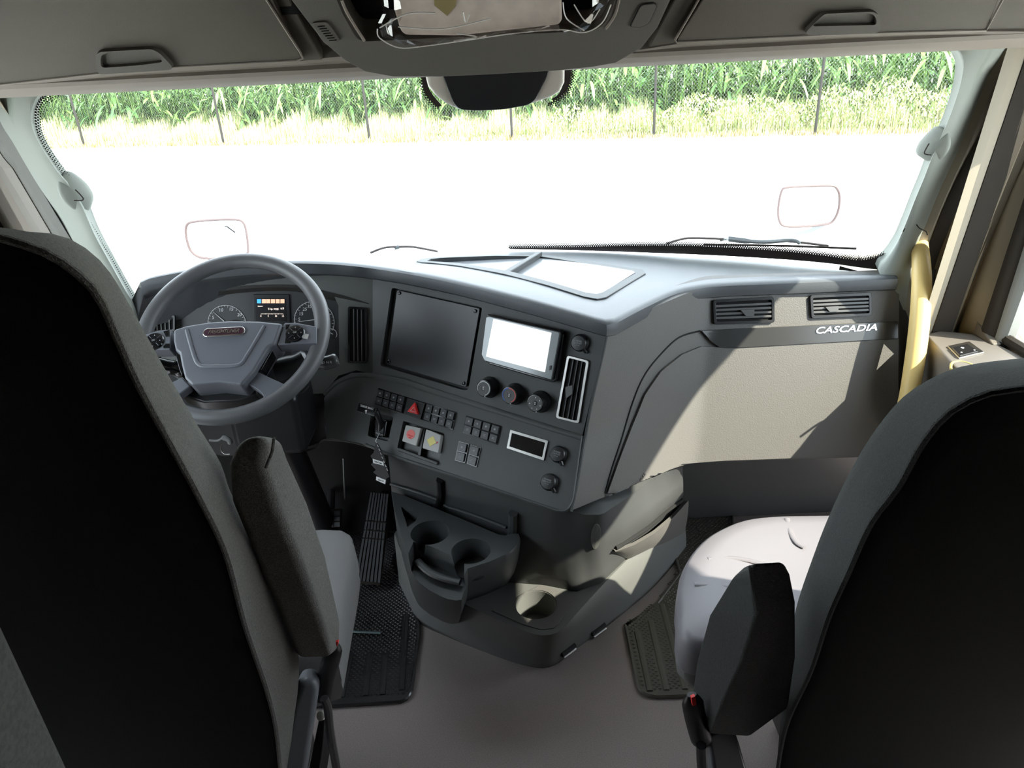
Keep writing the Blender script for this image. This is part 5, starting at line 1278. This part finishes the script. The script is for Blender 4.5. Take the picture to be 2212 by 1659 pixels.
# wipers
WG = mat('wiper grey', (.16, .13, .125), .5)
wr = thing('windshield_wiper', WS(1640, 520, -.03), 'grey wiper with silver joint lying along the lower right windshield', 'wiper')
MB().tube(smoothpath([WS(u, v, -.03) for u, v in [(1440, 526), (1470, 517), (1495, 514), (1560, 516), (1600, 520), (1700, 521), (1790, 531)]], 4), .0035, 8).obj('wiper_arm', WG, wr)
MB().tube(smoothpath([WS(u, v, -.03) for u, v in [(1556, 519), (1575, 515), (1600, 518), (1650, 522), (1710, 518), (1728, 525)]], 4), [.004]*4+[.010]*6+[.007]*6+[.006]*5, 8).obj('wiper_joint', mat('joint silver', (.4, .42, .45), .4, metal=.4), wr)
MB().tube([WS(1520, 528, -.02), WS(1700, 531, -.02), WS(1850, 537, -.02)], .003, 6).obj('wiper_blade', RUBBER, wr)
wl = thing('windshield_wiper', WS(880, 540, -.03), 'grey wiper arm peeking over the dash in front of the storage tray', 'wiper')
MB().tube(smoothpath([WS(u, v, -.03) for u, v in [(800, 546), (830, 535), (860, 533), (890, 533), (920, 538), (945, 543)]], 4), .0035, 8).obj('wiper_arm', WG, wl)
MB().tube([WS(852, 535, -.032), WS(862, 532, -.032)], .007, 8).obj('wiper_joint', mat('joint silver', (.4, .42, .45), .4, metal=.4), wl)

# ---- fence: along the far edge of the yard
base = [(183, 318), (476, 315), (780, 315), (1092, 312), (1411, 300), (1760, 291)]
bp_ = [P(u, v, z=GZ) for u, v in base]
# straight line fit through first and last
A0, A1 = bp_[0], bp_[-1]; dr = (A1-A0).normalized(); fn = V((dr.y, -dr.x, 0))   # fn points to the cab
bp_ = [A0 + dr*((p-A0).dot(dr)) for p in bp_]
step = (A1-A0).length/5
posts = [A0-dr*step*2, A0-dr*step] + bp_ + [A1+dr*step, A1+dr*step*2]
fe = thing('chain_link_fence', A0, 'chain-link fence with thin dark posts running along the corn field', 'fence')
PG = mat('dark post', (.022, .02, .018), .7)
for i, p in enumerate(posts):
    MB().tube([p, p+V((0, 0, 2.3))], .033, 10).obj('post', PG, fe)
mb = MB(); S0, S1 = posts[0], posts[-1]; L = (S1-S0).length; H = 2.1; pt = .075; r = .0022
n = int(L/pt)
for k in range(n):
    for sg in (1, -1):
        s = k*pt; a = S0+dr*s+V((0, 0, .03 if sg > 0 else H)); dz = H-.03; e_ = s+dz*.85
        if e_ > L: continue
        b = S0+dr*e_+V((0, 0, H if sg > 0 else .03))
        w = (V((0, 0, 1))+dr*.3*sg)*r
        mb.add([a-w, a+w, b+w, b-w], [(0, 1, 2, 3)])
mb.obj('wire_mesh', mat('galvanised wire', (.3, .31, .3), .5, metal=.5), fe, smooth=False, recalc=False)
MB().tube([S0+V((0, 0, 2.12)), S1+V((0, 0, 2.12))], .018, 8).obj('top_rail', PG, fe)

# ---- corn
CORN = []
for nm, c in (('corn leaf green', (.12, .24, .05)), ('corn leaf light', (.20, .34, .09)), ('corn leaf dark', (.07, .17, .04))):
    M = mat(nm, c, .33, spec=.6); CORN.append(M)
CSTALK = mat('corn stalk', (.13, .2, .06), .6); TASSEL = mat('corn tassel', (.3, .27, .13), .8)
def leaf(vs, fs, base, az, L, w, droop, up_):
    d = V((math.cos(az), math.sin(az), 0)); sd = V((-d.y, d.x, 0)); n = 8; k = len(vs); twist = random.uniform(-.6, .6)
    for i in range(n+1):
        t = i/n; p = base + d*(L*t) + V((0, 0, up_*L*t - droop*L*t*t*1.6)); ww = w*math.sin(math.pi*min(1, .12+.88*(1-t)**.8))*(1 if t < .98 else .1)
        s2 = (sd*math.cos(twist*t)+V((0, 0, 1))*math.sin(twist*t))
        vs.append(p-s2*ww); vs.append(p+V((0, 0, -.18*ww))); vs.append(p+s2*ww)
    for i in range(n):
        a = k+i*3; fs += [(a, a+1, a+4, a+3), (a+1, a+2, a+5, a+4)]
def corn_mesh(i, H):
    R = random.Random(100+i); random.seed(100+i); vs = []; fs = []
    nl = R.randint(10, 13)
    for k in range(nl):
        z = .25+(H-.45)*k/nl; leaf(vs, fs, V((0, 0, z)), R.uniform(0, 6.28) if k % 2 else R.uniform(0, 3.14), R.uniform(.5, .85)*(1-.25*k/nl), R.uniform(.032, .05), R.uniform(.35, 1.0), R.uniform(.5, 1.3))
    nlf = len(fs)
    mb = MB(); mb.v = vs; mb.f = fs
    mb.tube([V((0, 0, 0)), V((.01, 0, H*.5)), V((0, .01, H))], [.014, .011, .006], 6)
    nst = len(mb.f)
    for k in range(6):
        a = R.uniform(0, 6.28); mb.tube([V((0, 0, H)), V((math.cos(a)*.06, math.sin(a)*.06, H+.16)), V((math.cos(a)*.14, math.sin(a)*.14, H+.22))], .004, 4)
    me = bpy.data.meshes.new('corn_plant'); me.from_pydata([tuple(v) for v in mb.v], [], mb.f)
    me.materials.append(CORN[i % 3]); me.materials.append(CSTALK); me.materials.append(TASSEL)
    for j, p in enumerate(me.polygons): p.material_index = 0 if j < nlf else (1 if j < nst else 2); p.use_smooth = True
    return me
cms = [corn_mesh(i, 2.45+.12*(i % 4)) for i in range(9)]
R = random.Random(5); back = -fn
S0c = posts[0]-dr*1.0; Lc_ = L+2
cnt = 0; rest_v = []
def place(p, rz, sc, me, nm='corn_plant', lab=None, grp=None):
    o = bpy.data.objects.new(nm, me); COL.objects.link(o); o.location = p; o.rotation_euler = (R.uniform(-.06, .06), R.uniform(-.06, .06), rz); o.scale = (sc, sc, sc)
    o['label'] = lab; o['category'] = 'corn plant'; o['group'] = grp
    return o
for row in range(2):
    k = 0
    s = 1+step*1.2
    while s < 1+step*7.9 and cnt < 300:
        p = S0c + dr*(s+R.uniform(-.05, .05)) + back*(1.55+.75*row+R.uniform(-.1, .1)); p.z = GZ
        bay = int((s-1)//step)-1      # visible posts are numbers 1 to 6 from the left
        ORD = ('first', 'second', 'third', 'fourth', 'fifth', 'sixth')
        where = 'left of the leftmost fence post' if bay < 1 else ('right of the rightmost fence post' if bay > 5 else 'between the %s and %s fence posts from the left' % (ORD[bay-1], ORD[bay]))
        place(p, R.uniform(0, 6.28), R.uniform(.82, 1.05), cms[R.randrange(9)], lab='tall green corn plant '+where, grp='front row corn '+where)
        cnt += 1; s += .178
# the rest of the field is one mass
def scatter_mesh(name, meshes, places, mts):
    vs = []; fs = []; mi = []
    for p, rz, sc, k in places:
        me = meshes[k]; b = len(vs); c, s = math.cos(rz)*sc, math.sin(rz)*sc
        vs += [(p.x+v.co.x*c-v.co.y*s, p.y+v.co.x*s+v.co.y*c, p.z+v.co.z*sc) for v in me.vertices]
        for q in me.polygons: fs.append(tuple(i+b for i in q.vertices)); mi.append(q.material_index if q.material_index else (3+k % 3 if False else 0))
    me = bpy.data.meshes.new(name); me.from_pydata(vs, [], fs)
    for q in mts: me.materials.append(q)
    me.polygons.foreach_set('use_smooth', [True]*len(me.polygons)); me.polygons.foreach_set('material_index', mi)
    o = bpy.data.objects.new(name, me); COL.objects.link(o); return o
pls = []
for row in range(0, 9):
    s = 0
    while s < Lc_:
        if row < 2 and 1+step*1.2 < s < 1+step*7.9: s += .2; continue
        p = S0c + dr*(s+R.uniform(-.06, .06)) + back*(1.55+.75*row+R.uniform(-.1, .1)); p.z = GZ
        pls.append((p, R.uniform(0, 6.28), R.uniform(.9, 1.12), R.randrange(9))); s += .2
o = scatter_mesh('corn_field', cms, pls, [CORN[0], CSTALK, TASSEL])
setp(o, 'mass of green corn standing deeper in the field behind the front rows', 'corn field', kind='stuff')
# soil under the corn
q = [S0c+back*.8, S0c+dr*Lc_+back*.8, S0c+dr*Lc_+back*12, S0c+back*12]
struct(MB().add([V((p.x, p.y, GZ+.01)) for p in q], [(0, 1, 2, 3)]).obj('trim_8', mat('dark soil', (.06, .045, .03), .95), smooth=False))

# ---- grass verge and weeds
def blades(name, places, cols, label, cat, w=.006):
    vs = []; fs = []; mi = []
    for p, h, lean, az, ci in places:
        d = V((math.cos(az), math.sin(az), 0)); sd = V((-d.y, d.x, 0))*w; b = len(vs)
        vs += [p-sd, p+sd, p+d*lean*.35+V((0, 0, h*.6))+sd*.8, p+d*lean*.35+V((0, 0, h*.6))-sd*.8, p+d*lean+V((0, 0, h))]
        fs += [(b, b+1, b+2, b+3), (b+3, b+2, b+4)]; mi += [ci, ci]
    me = bpy.data.meshes.new(name); me.from_pydata([tuple(v) for v in vs], [], fs)
    for c in cols: me.materials.append(c)
    me.polygons.foreach_set('material_index', mi)
    o = bpy.data.objects.new(name, me); COL.objects.link(o); setp(o, label, cat, kind='stuff'); return o
GR = [mat('dry straw grass', (.62, .54, .33), .7), mat('yellow green grass', (.46, .52, .21), .6), mat('pale grass', (.72, .70, .48), .6), mat('brown grass', (.24, .18, .08), .8)]
pls = []
for k in range(52000):
    s = R.uniform(0, Lc_); u_ = R.uniform(-.25, 1.9); pch = math.sin(s*2.1)+math.sin(s*5.3+1)+.5*math.sin(s*11)
    p = S0c+dr*s+back*u_; p.z = GZ
    h = (.10+.05*pch*.3 if u_ < .25 else .32+.10*pch)*R.uniform(.5, 1.5) + .17*max(0, u_-.4)
    ci = 3 if (u_ < .15 and R.random() < .55) else R.choice((0, 1, 2, 1, 2))
    if u_ > 1.4 and R.random() < .5: ci = 1
    pls.append((p, max(.05, h), R.uniform(0, .25)*max(.1, h), R.uniform(0, 6.28), ci))
blades('verge_grass', pls, GR, 'bleached yellow grass along the foot of the fence', 'grass', w=.009)
# weeds: bushy at the right end
pls = []
for k in range(16000):
    s = Lc_*(.50 + .46*R.random()**.7); u_ = R.uniform(.1, 1.7)
    p = S0c+dr*s+back*u_; hh = R.uniform(.1, 1.05)*(.25+.8*max(0, s/Lc_-.5)/.4+.12*math.sin(s*1.7)+.1*math.sin(s*4.1)); p.z = GZ+hh
    pls.append((p, R.uniform(.03, .09), R.uniform(.03, .09), R.uniform(0, 6.28), R.choice((1, 1, 2, 4))))
for k in range(700):
    s = Lc_*(.50 + .46*R.random()**.7); p = S0c+dr*s+back*R.uniform(.1, 1.7); p.z = GZ
    pls.append((p, R.uniform(.6, 1.1)*(.3+.8*max(0, s/Lc_-.5)/.4), R.uniform(-.2, .2), R.uniform(0, 6.28), 4))
blades('weeds', pls, GR+[mat('weed green', (.2, .26, .08), .6)], 'bushy leafy weeds behind the right end of the fence', 'weeds', w=.016)
